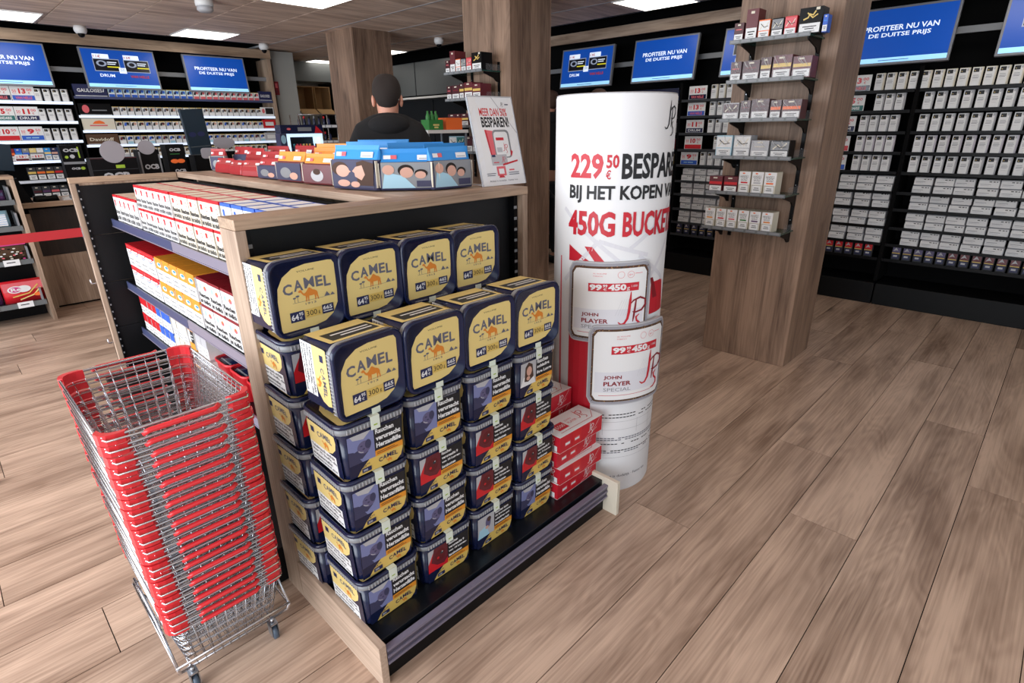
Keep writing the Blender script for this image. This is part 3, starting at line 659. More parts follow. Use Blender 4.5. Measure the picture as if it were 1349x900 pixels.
it = [('t', '229', -42.5, 1.417, 34, .094, 'jpred', .035), ('t', '50', -6, 1.457, 11.5, .05, 'jpred', .03), ('t', '€', -6, 1.417, 4.5, .034, 'jpred', .02), ('t', 'BESPAREN', 8, 1.417, 84, .094, 'ink', .04),
      ('t', 'BIJ HET KOPEN VAN', -43, 1.325, 131, .069, 'ink', .03), ('t', '450G', -43.5, 1.197, 48, .1, 'jpred', .035), ('t', 'BUCKETS!', 11.5, 1.197, 76, .1, 'jpred', .04)]
prt(b, it, f, .0004, seg=3)
def stroke3(mb, pts, width, m, r):     # pen stroke on the drum, widths in metres
    g = cylmap(r); q = [((a*math.radians(1)*r), z) for a, z in pts]
    for s_ in stroke(q, width, m): mb.add([g(math.degrees(x/r), y, .0016) for x, y in s_[1]], [(0, 1, 2, 3)], m)
def jps_drum(mb, u, v, h, m, m2, r, wf=1.0):
    for s_ in jps(0, 0, h, m, m2):
        stroke3(mb, [(u+math.degrees(a/r)*wf, v+b_) for a, b_ in s_[1]], s_[2], s_[3], r)
jps_drum(b, 50, 1.57, .125, 'ink', 'ink', CR)
for k, (ua, va, ub, vb) in enumerate(((-50, 1.30, 10, 1.1), (-48, 1.0, -10, 1.18), (-10, 1.18, 40, 1.12), (20, 1.15, 75, 1.32), (40, 1.0, 80, 1.2), (30, 1.12, 70, 1.0))):
    stroke3(b, [(ua+(ub-ua)*i/10, va+(vb-va)*i/10) for i in range(11)], .016, 'palegrey', CR-.0008)
def slab(mb, pts_l, pts_r, z0, z1, m, off):   # slanted band
    n_ = 10; g = cylmap(CR)
    for i in range(n_):
        def e(j): s_ = j/n_; return (pts_l[0]+(pts_l[1]-pts_l[0])*s_, pts_r[0]+(pts_r[1]-pts_r[0])*s_, z0+(z1-z0)*s_)
        l0, r0, a = e(i); l1, r1, c = e(i+1); k = 4
        for q in range(k):
            mb.add([g(l0+(r0-l0)*q/k, a, off), g(l0+(r0-l0)*(q+1)/k, a, off), g(l1+(r1-l1)*(q+1)/k, c, off), g(l1+(r1-l1)*q/k, c, off)], [(0, 1, 2, 3)], m)
slab(b, (-42, -42), (-16, -41.5), 1.09, 1.155, 'jpred', .0008); slab(b, (-12, -24), (-2, -16), 1.09, 1.155, 'jpred', .0008)
slab(b, (48, 48), (70, 78), 1.0, .86, 'jpred', .0008); slab(b, (52, 46), (60, 50), .93, 1.02, 'darkred', .001)
slab(b, (-40, -40), (-12, -12), .40, .78, 'jpred', .0008); slab(b, (-56, -56), (-52, -54), .5, 1.1, 'pinkred', .0006)
for i, z in enumerate((.405, .39, .285, .275, .255, .22, .21)):
    g = cylmap(CR)
    for k in range(26):
        if R.random() < .85: prt(b, [('r', -20+4*k, z, 3.2, .0045, 'ink' if i in (0, 1, 4, 5) else 'inkgrey')], g, .0006)
for z in (.37, .33, .185): prt(b, [('r', -20, z, 104, .0015, 'lightgrey')], cylmap(CR), .0005, seg=6)
for u in (2, 42, 62): prt(b, [('r', u, .305, .4, .07, 'lightgrey')], cylmap(CR), .0005)
prt(b, [('t', 'Roken is dodelijk · Fumer tue', 2, .075, 60, .018, 'inkgrey')], cylmap(CR), .0005, seg=3)
b.build('print', t)
def bucket(u0, u1, z0, z1, skew, off):
    r = CR+off; g = cylmap(r); uc = (u0+u1)/2; hw = math.radians(u1-u0)/2*r; h = z1-z0
    def plate(w_, h_, rad, m, o, th=.012):
        mb = MB(); ring = rrect(2*w_, h_, rad, 0, 5); cols = 24
        # curved rounded plate: vertical slices
        def edge(x):
            d = max(0, abs(x)-(w_-rad)); return h_/2-rad+math.sqrt(max(0, rad*rad-d*d))
        xs = [-w_+2*w_*i/cols for i in range(cols+1)]
        for lay in (0, 1):
            pass
        vs = []; fs = []
        for x in xs:
            e_ = edge(x)
            for zz, oo in ((-e_, o-th), (-e_, o), (e_, o), (e_, o-th)):
                vs.append(g(uc+math.degrees(x/r), (z0+z1)/2+zz+skew*x, oo))
        for i in range(cols):
            for k in range(4): fs.append((4*i+k, 4*i+4+k, 4*i+4+(k+1) % 4, 4*i+(k+1) % 4))
        fs += [(0, 1, 2, 3), tuple(4*cols+k for k in (3, 2, 1, 0))]
        mb.add(vs, fs, m); return mb
    p = thing_part = plate(hw, h, .035, 'lightgrey', .0, .012).build('bucket_cutout', t)
    q = plate(hw-.006, h-.012, .03, 'clear_rim', .002, .004); q.build('rim', p)
    q = plate(hw-.017, h-.034, .026, 'tobacco', .003, .003)
    for _ in range(260):
        x = R.uniform(-hw+.02, hw-.02); z = R.choice([R.uniform(-h/2+.016, -h/2+.034), R.uniform(h/2-.034, h/2-.016), R.uniform(-h/2+.02, h/2-.02)])
        if abs(z) < h/2-.034: x = R.choice([-1, 1])*R.uniform(hw-.028, hw-.016)
        pts = [(uc+math.degrees((x+dx)/r), (z0+z1)/2+z+dz+skew*x) for dx, dz in ((-.003, 0), (.002, -.001), (.003, .003))]
        q.add([g(a, c, .0034) for a, c in pts], [(0, 1, 2)], R.choice(['ink', 'cardboard', 'tobacco', 'maroon']))
    q.build('tobacco', p)
    q = plate(hw-.0255, h-.052, .022, 'white', .0045, .002)
    def lay(x, z): return (uc+math.degrees(x*hw/r), (z0+z1)/2+z*h/2+skew*x*hw)
    def R_(x, z, w_, hh, m, lev=1):
        n_ = 24; L_ = [lay(x+w_*i/n_, z) for i in range(n_+1)]; U_ = [lay(x+w_*i/n_, z+hh) for i in range(n_+1)]
        for i in range(n_): q.add([g(*L_[i], .0045+.0003*lev), g(*L_[i+1], .0045+.0003*lev), g(*U_[i+1], .0045+.0003*lev), g(*U_[i], .0045+.0003*lev)], [(0, 1, 2, 3)], m)
    def T_(s_, x, z, w_, hh, m, bold=0, lev=3):
        vs, fs = split_tris(*glyphs(s_, bold), .08/w_ if w_ > .08 else 9); q.add([g(*lay(x+a*w_, z+c*hh), .0045+.0003*lev) for a, c in vs], fs, m)
    R_(-.82, -.66, 1.64, .52, 'palegrey', 1)
    R_(-.48, .3, 1.15, .2, 'jpred', 1); R_(-.36, .3, .2, .02, 'jpred', 1)
    T_('99', -.45, .33, .28, .145, 'white', .05); T_('99', -.15, .405, .1, .07, 'white', .03); T_('€', -.14, .33, .08, .06, 'white'); T_('450', -.03, .325, .4, .155, 'white', .05); T_('g', .38, .31, .07, .09, 'white')
    T_('1.000', .49, .39, .14, .05, 'white'); 
    T_('XL VOLUME', -.38, .72, .3, .028, 'pinkred'); T_('TOBACCO', -.38, .66, .22, .028, 'pinkred'); T_('JOHN', -.62, -.34, .4, .11, 'darkred', .03); T_('PLAYER', -.62, -.49, .62, .11, 'darkred', .03); T_('SPECIAL', -.62, -.63, .62, .09, 'greymetal')
    for cxx in (.24, .46):
        ring = [lay(cxx+.075*math.cos(2*PI*i/16), .7+.08*math.sin(2*PI*i/16)) for i in range(17)]
        stroke3(q, ring, .0012, 'pinkred', r+.004)
    T_('6+', .42, .67, .08, .05, 'pinkred'); R_(.56, .71, .18, .012, 'pinkred', 1)
    for k in range(6): stroke3(q, [lay(.15+.06*k, -.3), lay(.3+.05*k, .1)], .0006, 'lightgrey', r+.0036)
    for s_ in jps(0, 0, h*.5, 'jpred', 'darkred'):
        stroke3(q, [(uc+math.degrees((.22*hw+a)/r), (z0+z1)/2-.72*h/2+b_+skew*(.22*hw+a)) for a, b_ in s_[1]], s_[2], s_[3], r+.0046)
    stroke3(q, [lay(-.72+.16*i, -.74) for i in range(9)], .002, 'jpred', r+.0036)
    q.build('label', p)
bucket(-38.5, 43, .755, 1.10, .03, .013); bucket(-14.5, 66, .475, .842, .03, .030)

# ---------------------------------------------------------------- glass shelves on the pillars
WR = 'Roken is dodelijk'
def small_box(name, w_, d, h, cols, style, label, group, axis='-x', wrap=False):
    """box facing -X; cols = (body, top part)"""
    t = thing(name, label, 'box', (0, 0, 0), 0, group)
    b = MB().box(0, d, -w_/2+.001, w_/2-.001, 0, h, cols[0]); b.build('box', t)
    f = plane((-.0004, w_/2, 0), (0, -1, 0), (0, 0, 1)); q = MB()
    it = [('r', .06*w_, .04*h, .88*w_, .36*h, 'white'), ('r', .2*w_, .26*h, .6*w_, .035*h, 'ink'), ('r', .3*w_, .18*h, .4*w_, .035*h, 'ink'), ('r', .25*w_, .1*h, .5*w_, .02*h, 'greymetal')]
    if style == 'plain': it += [('r', .2*w_, .62*h, .6*w_, .05*h, cols[1]), ('r', .35*w_, .85*h, .3*w_, .08*h, 'cream')]
    if style == 'art': it += [('r', .03*w_, .44*h, .94*w_, .5*h, cols[1]), ('s', [(.15*w_, .5*h), (.4*w_, .75*h), (.6*w_, .55*h), (.85*w_, .85*h)], .08*min(w_, h), 'cream'), ('s', [(.2*w_, .8*h), (.5*w_, .6*h), (.85*w_, .65*h)], .05*min(w_, h), 'black')]
    if style == 'band': it += [('r', .03*w_, .5*h, .94*w_, .16*h, cols[1]), ('r', .3*w_, .85*h, .3*w_, .08*h, 'cream')]
    if style == 'dragon': it += [('s', [(.2*w_, .55*h), (.4*w_, .62*h), (.45*w_, .75*h), (.6*w_, .7*h), (.7*w_, .85*h)], .06*h, 'gold'), ('s', [(.35*w_, .8*h), (.6*w_, .6*h), (.8*w_, .72*h)], .05*h, 'gold'), ('r', .7*w_, .88*h, .16*w_, .1*h, 'cream')]
    if style == 'sketch':
        it = [('r', 0, .42*h, w_, .58*h, 'white'), ('t', 'HANDELS', .12*w_, .72*h, .7*w_, .12*h, 'darkgrey'), ('t', 'GOLD', .2*w_, .58*h, .55*w_, .13*h, 'darkgrey'), ('r', .2*w_, .47*h, .6*w_, .07*h, cols[1]), ('r', .1*w_, .06*h, .8*w_, .33*h, 'white'), ('s', [(.1*w_, .06*h), (.9*w_, .06*h), (.9*w_, .39*h), (.1*w_, .39*h), (.1*w_, .06*h)], .02*h, 'greymetal'),
              ('r', .3*w_, .26*h, .4*w_, .03*h, 'ink'), ('r', .25*w_, .18*h, .5*w_, .03*h, 'ink'), ('e', .4*w_, .92*h, .12*w_, .03*h, 'orange')]
    prt(q, it, f, .00012); q.build('print', t)
    if wrap:
        q = MB(); q.box(-.003, -.0026, -w_/2-.001, w_/2+.001, 0, h+.001, 'wrap')
        for _ in range(3):
            a = R.uniform(-.4, .2)*w_; q.tube([(-.0034, a, h*R.uniform(.5, .7)), (-.004, a+.2*w_, h*.8), (-.0034, a+.3*w_, h*.98)], .0011, 'white', 3)
        q.build('film', t)
    return t
def glass_shelf(x0, x1, y0, y1, z, where, grp):
    t = thing('glass_shelf', where, 'shelf', (x0, y0, z-.012), 0, grp)
    W_, D = x1-x0, y1-y0
    MB().box(0, W_, 0, D, 0, .008, 'glass_edge').build('glass_plate', t)
    b = MB(); b.box(-.003, .001, 0, D, -.004, .018, 'steelgrey')
    for i in range(7): b.box(-.0045, -.003, D*(i+.1)/7, D*(i+.9)/7, .001, .014, 'greymetal')
    b.build('price_strip', t)
    b = MB(); b.box(.05, W_-.004, .0, .004, .008, .055, 'wrap'); b.build('clear_divider', t)
    for yy in (.02, D-.06):
        b = MB(); th = .008
        pr = [(.04, -.001), (W_-.001, -.001), (W_-.001, -.075), (W_-.03, -.07), (W_-.06, -.045), (.04, -.012)]
        vs = [(x, yy, z_) for x, z_ in pr]+[(x, yy+th, z_) for x, z_ in pr]; n_ = len(pr)
        fs = [tuple(range(n_)), tuple(range(2*n_-1, n_-1, -1))]+[(i, n_+i, n_+(i+1) % n_, (i+1) % n_) for i in range(n_)]
        b.add(vs, fs, 'black'); b.build('bracket', t)
    return t
def wall_rail(x, y, z0, z1, label):
    b = MB().box(x-.012, x-.0005, y-.011, y+.011, z0, z1, 'black')
    for i in range(int((z1-z0)/.11)): b.box(x-.0135, x-.012, y-.003, y+.003, z0+.03+.11*i, z0+.036+.11*i, 'silver')
    return tag(b.build('shelf_rail'), label, 'rail')
# keep plates clear of the pillar rails
wall_rail(3.9145, 1.275, .88, 2.22, 'black slotted rail nearest the corner of the right pillar'); wall_rail(3.9145, 1.67, .88, 2.22, 'black slotted rail at the far side of the right pillar')
zs = [2.08, 1.86, 1.64, 1.42, 1.20, .965]
content = [
 [('burgundy', 'pinkred', 'plain', .062, .10), ('maroon', 'maroon', 'plain', .075, .165), ('orange', 'white', 'art', .07, .10), ('black', 'greymetal', 'art', .07, .10), ('red', 'pinkred', 'art', .07, .10), ('black', 'gold', 'dragon', .125, .13), ('blue', 'skyblue', 'plain', .03, .085)],
 [('burgundy', 'pinkred', 'plain', .07, .11), ('burgundy', 'darkred', 'plain', .105, .11), ('burgundy', 'gold', 'band', .065, .12), ('maroon', 'gold', 'band', .11, .125), ('maroon', 'gold', 'band', .105, .11)],
 [('lightgrey', 'burgundy', 'art', .105, .10), ('burgundy', 'darkred', 'plain', .065, .11), ('burgundy', 'maroon', 'plain', .11, .115), ('burgundy', 'orange', 'band', .066, .105), ('burgundy', 'orange', 'band', .11, .105)],
 [('paleblue', 'white', 'art', .11, .13), ('lightgrey', 'white', 'art', .11, .13), ('lightgrey', 'cream', 'plain', .112, .10), ('black', 'greymetal', 'art', .115, .10)],
 [('maroon', 'red', 'band', .095, .10), ('maroon', 'red', 'band', .095, .10), ('cream', 'red', 'sketch', .076, .135), ('cream', 'lightgrey', 'sketch', .076, .135), ('cream', 'orange', 'sketch', .076, .135)],
 [('cream', 'amber', 'sketch', .072, .125), ('cream', 'red', 'sketch', .072, .125), ('cream', 'pinkred', 'sketch', .072, .125), ('cream', 'green', 'sketch', .072, .125), ('cream', 'purple', 'sketch', .072, .125), ('cream', 'camelbrown', 'sketch', .072, .125)]]
rowname = ['top', 'second', 'third', 'fourth', 'fifth', 'bottom']
cname = dict(burgundy='burgundy', maroon='maroon', orange='orange', black='black', red='red', lightgrey='silver', paleblue='pale blue', cream='cream', blue='blue')
for i, z in enumerate(zs):
    xf_ = [3.66, 3.645, 3.64, 3.635, 3.63, 3.70][i]; y1 = [1.705, 1.70, 1.72, 1.74, 1.76, 1.775][i]; xf_ = 3.655 if i < 5 else 3.68
    glass_shelf(xf_, 3.90, 1.245, y1, z, 'glass shelf on the right pillar, %s of six' % rowname[i], 'glass shelves on the right pillar')
    y = y1-.012
    for j, (c, c2, st_, w_, h) in enumerate(content[i]):
        o = small_box('cigarillo_box', w_-.004, .10 if w_ > .05 else .06, h, (c, c2), st_, '%s cigarillo box, %s shelf of the right pillar, %s from the left' % (cname[c], rowname[i], ORD[j]), 'boxes on the glass shelves of the right pillar', wrap=(i in (1, 2, 3)))
        o.location = (xf_+.012+.004*(j % 2), y-w_/2, z-.004+.0004); y -= w_+.004
wall_rail(3.5835, 3.63, 1.2, 2.12, 'black slotted rail on the middle pillar nearest its corner'); wall_rail(3.5835, 3.96, 1.2, 2.12, 'black slotted rail on the far side of the middle pillar')
for i, (z, boxes) in enumerate(((2.054, content[0][:6]), (1.848, content[1]), (1.635, [('burgundy', 'pinkred', 'plain', .11, .1), ('burgundy', 'darkred', 'plain', .065, .1), ('burgundy', 'gold', 'band', .11, .1)]), (1.425, [('paleblue', 'white', 'art', .11, .13), ('paleblue', 'teal', 'art', .11, .13), ('burgundy', 'maroon', 'plain', .11, .13), ('lightgrey', 'cream', 'plain', .11, .11)]))):
    glass_shelf(3.36, 3.57, 3.60, 4.075, z, 'glass shelf on the middle pillar, %s one' % rowname[i], 'glass shelves on the middle pillar')
    y = 4.065
    for j, (c, c2, st_, w_, h) in enumerate(boxes):
        o = small_box('cigarillo_box', w_-.008, .12, h, (c, c2), st_, '%s cigarillo box, %s shelf of the middle pillar, %s from the left' % (cname[c], rowname[i], ORD[j]), 'boxes on the glass shelves of the middle pillar')
        o.location = (3.37, y-w_/2, z-.0035); y -= w_*.9+.004

# ---------------------------------------------------------------- stack of wire baskets
BW, BL_, BH = .325, .49, .21
t = thing('wire_basket', 'topmost chrome wire shopping basket of the tall stack', 'basket', (0, 0, 0), 0, 'stacked wire shopping baskets with red handles')
b = MB(); r = .0019
def ring(z, k=1.0, rr=r, n=4): # k shrinks toward the bottom
    w_, l_ = BW/2*k, BL_/2*k; c = .03
    pts = []
    for sx, sy, a0 in ((1, 1, 0), (-1, 1, 90), (-1, -1, 180), (1, -1, 270)):
        for q in (0, 45, 90): a = math.radians(a0+q); pts.append((sx*(w_-c)+c*math.cos(a), sy*(l_-c)+c*math.sin(a), z))
    b.tube(pts, rr, 'chrome', n, True)
def K(z): return 1-.22*(-z/BH)
for i in range(1, 7): ring(-BH*i/7, K(-BH*i/7), .0013, 3)
for i in range(10):
    x = (-.5+(i+.5)/10)*BW*.94; b.tube([(x, BL_/2, 0), (x*K(-BH), BL_/2*K(-BH), -BH), (x*K(-BH), -BL_/2*K(-BH), -BH), (x, -BL_/2, 0)], .0013, 'chrome', 3)
for i in range(15):
    y = (-.5+(i+.5)/15)*BL_*.94; b.tube([(BW/2, y, 0), (BW/2*K(-BH), y*K(-BH), -BH), (-BW/2*K(-BH), y*K(-BH), -BH), (-BW/2, y, 0)], .0013, 'chrome', 3)
b.build('wire_grid', t)
b = MB(); ring(0, 1, .0034, 6); ring(-.012, .99, .0022, 4); b.build('rim', t)
for s in (-1, 1):
    b = MB(); yy = s*(BL_/2+.010)
    b.tube([(-.155, s*(BL_/2), -.003), (-.15, yy, -.004), (-.075, yy+s*.004, -.006), (.075, yy+s*.004, -.006), (.15, yy, -.004), (.155, s*(BL_/2), -.003)], .0028, 'chrome', 5)
    ho = b.build('handle', t)
    MB().tube([(-.083, yy+s*.001, -.012), (-.07, yy+s*.006, -.006), (.07, yy+s*.006, -.006), (.083, yy+s*.001, .0)], .0068, 'redplastic', 8).build('grip', ho)
    for q in (-1, 1):
        # corner cover wrapped round the rim
        b = MB(); w_ = .062; hh = .021
        xc = q*(BW/2+.0035); yc = s*(BL_/2+.0035); c = .03
        prof = [(q*(BW/2-.048), yc), (q*(BW/2-.03), yc)]+[(q*(BW/2-c+ (c+.0035)*math.sin(math.radians(a))), s*(BL_/2-c+(c+.0035)*math.cos(math.radians(a)))) for a in (30, 60, 90)]+[(xc, s*(BL_/2-.034))]
        vs = []; n_ = len(prof)
        for px, py in prof:
            ix = px*(1-.010/max(abs(px), .01)); iy = py*(1-.012/abs(py))
            vs += [(px, py, .005), (px, py, -hh), (ix, iy, -hh), (ix, iy, .005)]
        fs = [(4*i+k, 4*i+4+k, 4*i+4+(k+1) % 4, 4*i+(k+1) % 4) for i in range(n_-1) for k in range(4)]+[(0, 1, 2, 3), tuple(4*(n_-1)+k for k in (3, 2, 1, 0))]
        b.add(vs, fs, 'redplastic'); b.build('corner_cover', t)
# small label holders on the top basket only: chrome clips
NB = 22; zb, zt = .315, .985
for i in range(NB):
    u = i/(NB-1); loc = (.312-.028*u+R.uniform(-.002, .002), 1.735-.115*u+R.uniform(-.003, .003), zb+(zt-zb)*u)
    lb = 'topmost chrome wire shopping basket of the tall stack' if i == NB-1 else ('lowest wire basket of the stack, just above the wheeled stand' if i == 0 else 'wire basket with red handle, %s from the bottom of the stack' % ORD[i])
    if i == NB-1: t.location = loc; t['label'] = lb
    else: dup(t, loc, R.uniform(-.006, .006), lb)
t = thing('basket_trolley', 'chrome wheeled stand under the stack of wire baskets', 'stand', (.312, 1.74, 0))
b = MB(); w_, l_ = .165, .235
b.tube([(-w_, -l_, .17), (w_, -l_, .17), (w_, l_, .17), (-w_, l_, .17)], .005, 'chrome', 6, True)
b.tube([(-w_*.75, -l_*.7, .085), (w_*.75, -l_*.7, .085), (w_*.75, l_*.7, .085), (-w_*.75, l_*.7, .085)], .005, 'chrome', 6, True)
for sx in (-1, 1):
    for sy in (-1, 1): b.tube([(sx*w_, sy*l_, .17), (sx*w_*.98, sy*l_*.95, .14), (sx*w_*.75, sy*l_*.7, .085)], .005, 'chrome', 6)
    b.tube([(sx*w_, -l_, .17), (sx*w_*1.02, -l_*.5, .27), (sx*w_*1.02, l_*.5, .27), (sx*w_, l_, .17)], .004, 'chrome', 5)
b.build('frame', t)
for sx in (-1, 1):
    for sy in (-1, 1):
        x, y = sx*w_*.75, sy*l_*.7
        b = MB(); b.tube([(x, y, .082), (x, y, .066)], .006, 'chrome', 6); b.box(x-.013, x-.010, y-.014, y+.014, .018, .066, 'silver'); b.box(x+.010, x+.013, y-.014, y+.014, .018, .066, 'silver'); b.box(x-.013, x+.013, y-.014, y+.014, .062, .067, 'silver')
        c = b.build('castor', t)
        T = Matrix.Translation((x, y, .026)) @ Matrix.Rotation(PI/2, 4, 'Y')
        MB().lathe([(.015, -.009), (.025, -.007), (.025, .007), (.015, .009)], 'wheel', 16, T).build('wheel', c)
# ---------------------------------------------------------------- wall racks, screens
def text_screen(b, f, W_, H_, kind):
    it = [('r', 0, 0, W_, H_, 'scr_blue'), ('r', 0, 0, W_, H_*.09, 'scr_pale'), ('r', .35*W_, .035*H_, .3*W_, .012*H_, 'scr_deep')]
    if kind == 'text': it += [('t', 'PROFITEER NU VAN', .14*W_, .60*H_, .72*W_, .10*H_, 'scr_white', .02), ('t', 'DE DUITSE PRIJS', .2*W_, .46*H_, .6*W_, .10*H_, 'scr_white', .02)]
    else:
        for x, price in ((.14, '11€'), (.56, '13€')):
            it += [('r', (x-.01)*W_, .42*H_, .36*W_, .34*H_, 'scr_grey'), ('r', x*W_, .44*H_, .34*W_, .3*H_, 'scr_black'), ('e', (x+.1)*W_, .63*H_, .07*W_, .08*H_, 'scr_grey'), ('e', (x+.1)*W_, .63*H_, .04*W_, .05*H_, 'scr_black'), ('r', (x+.17)*W_, .53*H_, .17*W_, .03*H_, 'scr_yellow'),
                   ('r', (x+.18)*W_, .66*H_, .13*W_, .02*H_, 'scr_white'), ('r', (x+.18)*W_, .61*H_, .11*W_, .02*H_, 'scr_white'), ('r', x*W_, .76*H_, .22*W_, .12*H_, 'scr_white'), ('t', price, (x+.01)*W_, .78*H_, .1*W_, .07*H_, 'scr_red', .02)]
        it += [('t', 'DRUM', .18*W_, .27*H_, .2*W_, .08*H_, 'scr_white', .05), ('t', 'VAN NELLE', .6*W_, .27*H_, .27*W_, .07*H_, 'scr_red', .03), ('r', .46*W_, .38*H_, .1*W_, .15*H_, 'scr_white'), ('t', '50', .48*W_, .44*H_, .06*W_, .07*H_, 'scr_grey', .02)]
    prt(b, it, f, .0004)
def screen(loc, rz, kind, label):
    t = thing('wall_screen', label, 'screen', loc, rz, 'blue advertising screens above the racks', rot=(math.radians(-8), 0, rz))
    MB().box(-.39, .39, 0, .035, 0, .45, 'screenframe').build('frame', t, .003)
    b = MB(); text_screen(b, plane((-.372, -.0005, .018), (1, 0, 0), (0, 0, 1)), .744, .414, kind); b.build('display', t)
    b = MB().box(-.05, .05, .036, .12, .18, .26, 'black'); b.build('mount', t); return t
YB = 8.6
for x, k, lb in ((.975, 'text', 'blue screen cut off by the left edge, reading VAN DUITSE PRIJS'), (2.07, 'prod', 'blue screen with two price offers, second from the left on the back wall'), (3.175, 'text', 'blue screen with white text nearest the grey wall end on the back wall')):
    screen((x, YB-.01, 2.125), 0, k, lb)
XR = 6.05
for y, k, lb in ((4.62, 'prod', 'blue screen with two price offers just right of the middle pillar'), (3.56, 'text', 'blue text screen above the white drum'), (2.50, 'prod', 'blue screen mostly hidden behind the right pillar'),
                 (1.355, 'text', 'large blue text screen right of the right pillar'), (.29, 'prod', 'blue screen cut off by the right edge of the photo')):
    screen((XR-.03, y, 2.075), -PI/2, k, lb)
# --- back rack
t = thing('wall_rack', 'long black back wall rack with wooden fascia and rows of cigarette packs', 'rack', (.0, YB, 0)); X0, Y0 = 0, YB
def rack_part(name, *a, bev=0): return MB().box(*LB(*a[:6]), a[6]).build(name, t, bev)
rack_part('fascia', -.6, 3.93, 8.585, 8.61, 2.58, 2.69, 'panel_oak_across'); rack_part('end_board', 3.88, 3.93, 8.611, 9.0, 0, 2.579, 'panel_oak')
rack_part('back_panel', -.6, 3.879, 8.98, 9.0, 0, 2.69, 'matt_black'); rack_part('screen_rail', -.6, 3.879, 8.72, 8.74, 2.30, 2.35, 'greymetal')
rack_part('divider', 1.495, 1.51, 8.60, 8.979, .1, 2.1, 'black')
rack_part('plinth', -.6, 3.879, 8.62, 8.979, 0, .12, 'black')
ZA = [1.972, 1.762, 1.553, 1.338, 1.125, .915]; ZBk = [2.035, 1.826, 1.66, 1.495, 1.345]
for z in ZA: rack_part('shelf', -.6, 1.49, 8.61, 8.97, z-.02, z-.005, 'blackshelf'); rack_part('lit_lip', -.6, 1.49, 8.602, 8.609, z-.03, z, 'lipglow' if z > 1.2 else 'whitelip')
for i, z in enumerate(ZBk): rack_part('shelf', 1.515, 3.875, 8.61, 8.97, z-.02, z-.005, 'blackshelf'); rack_part('lit_lip', 1.515, 3.875, 8.602, 8.609, z-.028, z, ['railblue', 'lipglow', 'lipglow', 'lipglow', 'lipglow'][i])
# --- right rack
t = thing('wall_rack', 'long black rack along the right wall packed with pale tobacco pouches', 'rack', (XR, 0, 0)); X0, Y0 = XR, 0
rack_part('fascia', XR-.01, XR+.02, -1.5, 6.2, 2.58, 2.69, 'panel_oak_side')
rack_part('back_panel', XR+.38, XR+.40, -1.5, 6.2, 0, 2.69, 'matt_black'); rack_part('screen_rail', XR+.16, XR+.18, -1.5, 6.2, 2.28, 2.33, 'greymetal')
for y in (-1.5, -.1+.02, 1.12, 2.45, 3.30, 4.6, 6.17):
    rack_part('divider', XR+.005, XR+.375, y, y+.03, .22, 2.05, 'matt_black')
for ya, yb in ((-1.5, -.2), (-.19, 1.12), (1.13, 2.44), (2.45, 3.9), (3.91, 6.19)): rack_part('plinth', XR-.02, XR+.375, ya, yb, 0, .20, 'plinth', bev=.004)
ZR = [1.872, 1.708, 1.535, 1.366, 1.20, 1.03, .885, .72, .568, .43]
for z in ZR:
    for ya, yb in ((-1.48, -.09), (-.045, 1.118), (1.155, 2.448), (2.485, 3.298), (3.335, 4.598), (4.635, 6.165)):
        rack_part('shelf', XR+.012, XR+.375, ya, yb, z-.016, z-.004, 'blackshelf'); rack_part('lip', XR+.002, XR+.011, ya, yb, z-.02, z+.006, 'darkgrey' if ya > 2 else 'black')
# --- things on the racks; built facing -Y, width along X
def upright_pouch(label, edge, grp, w_=.070, h=.140):
    t = thing('tobacco_pouch', label, 'tobacco pouch', (0, 0, 0), 0, grp)
    b = MB(); b.loft([rrect(w_, .03, .006, 0, 1), rrect(w_*1.02, .034, .006, h*.5, 1), rrect(w_, .022, .005, h, 1)], edge, smooth=False); b.build('pouch', t)
    b = MB(); f = plane((-w_/2, -.0185, 0), (1, 0, 0), (0, .0, 1))
    it = [('r', .04*w_, .02*h, .8*w_, .95*h, 'white'), ('r', .12*w_, .74*h, .5*w_, .2*h, 'ink'), ('r', .68*w_, .82*h, .16*w_, .13*h, 'lightgrey'), ('r', .16*w_, .56*h, .5*w_, .025*h, 'greymetal'), ('r', .16*w_, .48*h, .56*w_, .02*h, 'inkgrey'), ('r', .16*w_, .42*h, .5*w_, .02*h, 'inkgrey'), ('r', .2*w_, .3*h, .4*w_, .012*h, 'lightgrey'), ('r', .2*w_, .8*h, .1*w_, .03*h, 'gold')]
    prt(b, it, f, .0002); b.build('label', t); return t
def flat_pouch(label, grp, w_=.138, h=.066):
    t = thing('tobacco_pouch', label, 'tobacco pouch', (0, 0, 0), 0, grp)
    b = MB(); b.loft([rrect(w_, .1, .008, 0, 1, 0, .05), rrect(w_*1.0, .104, .008, h*.6, 1, 0, .05), rrect(w_*.97, .07, .008, h, 1, 0, .05)], 'lightgrey', smooth=False); b.build('pouch', t)
    b = MB(); f = plane((-w_/2, -.003, 0), (1, 0, 0), (0, 0, 1))
    prt(b, [('r', .03*w_, .04*h, .94*w_, .86*h, 'white'), ('r', .5*w_, .7*h, .12*w_, .1*h, 'ink'), ('r', .68*w_, .7*h, .1*w_, .1*h, 'ink'), ('r', .82*w_, .68*h, .08*w_, .13*h, 'greymetal'), ('r', .1*w_, .42*h, .5*w_, .04*h, 'inkgrey'), ('r', .1*w_, .28*h, .4*w_, .03*h, 'lightgrey')], f, .0002)
    b.build('label', t); return t
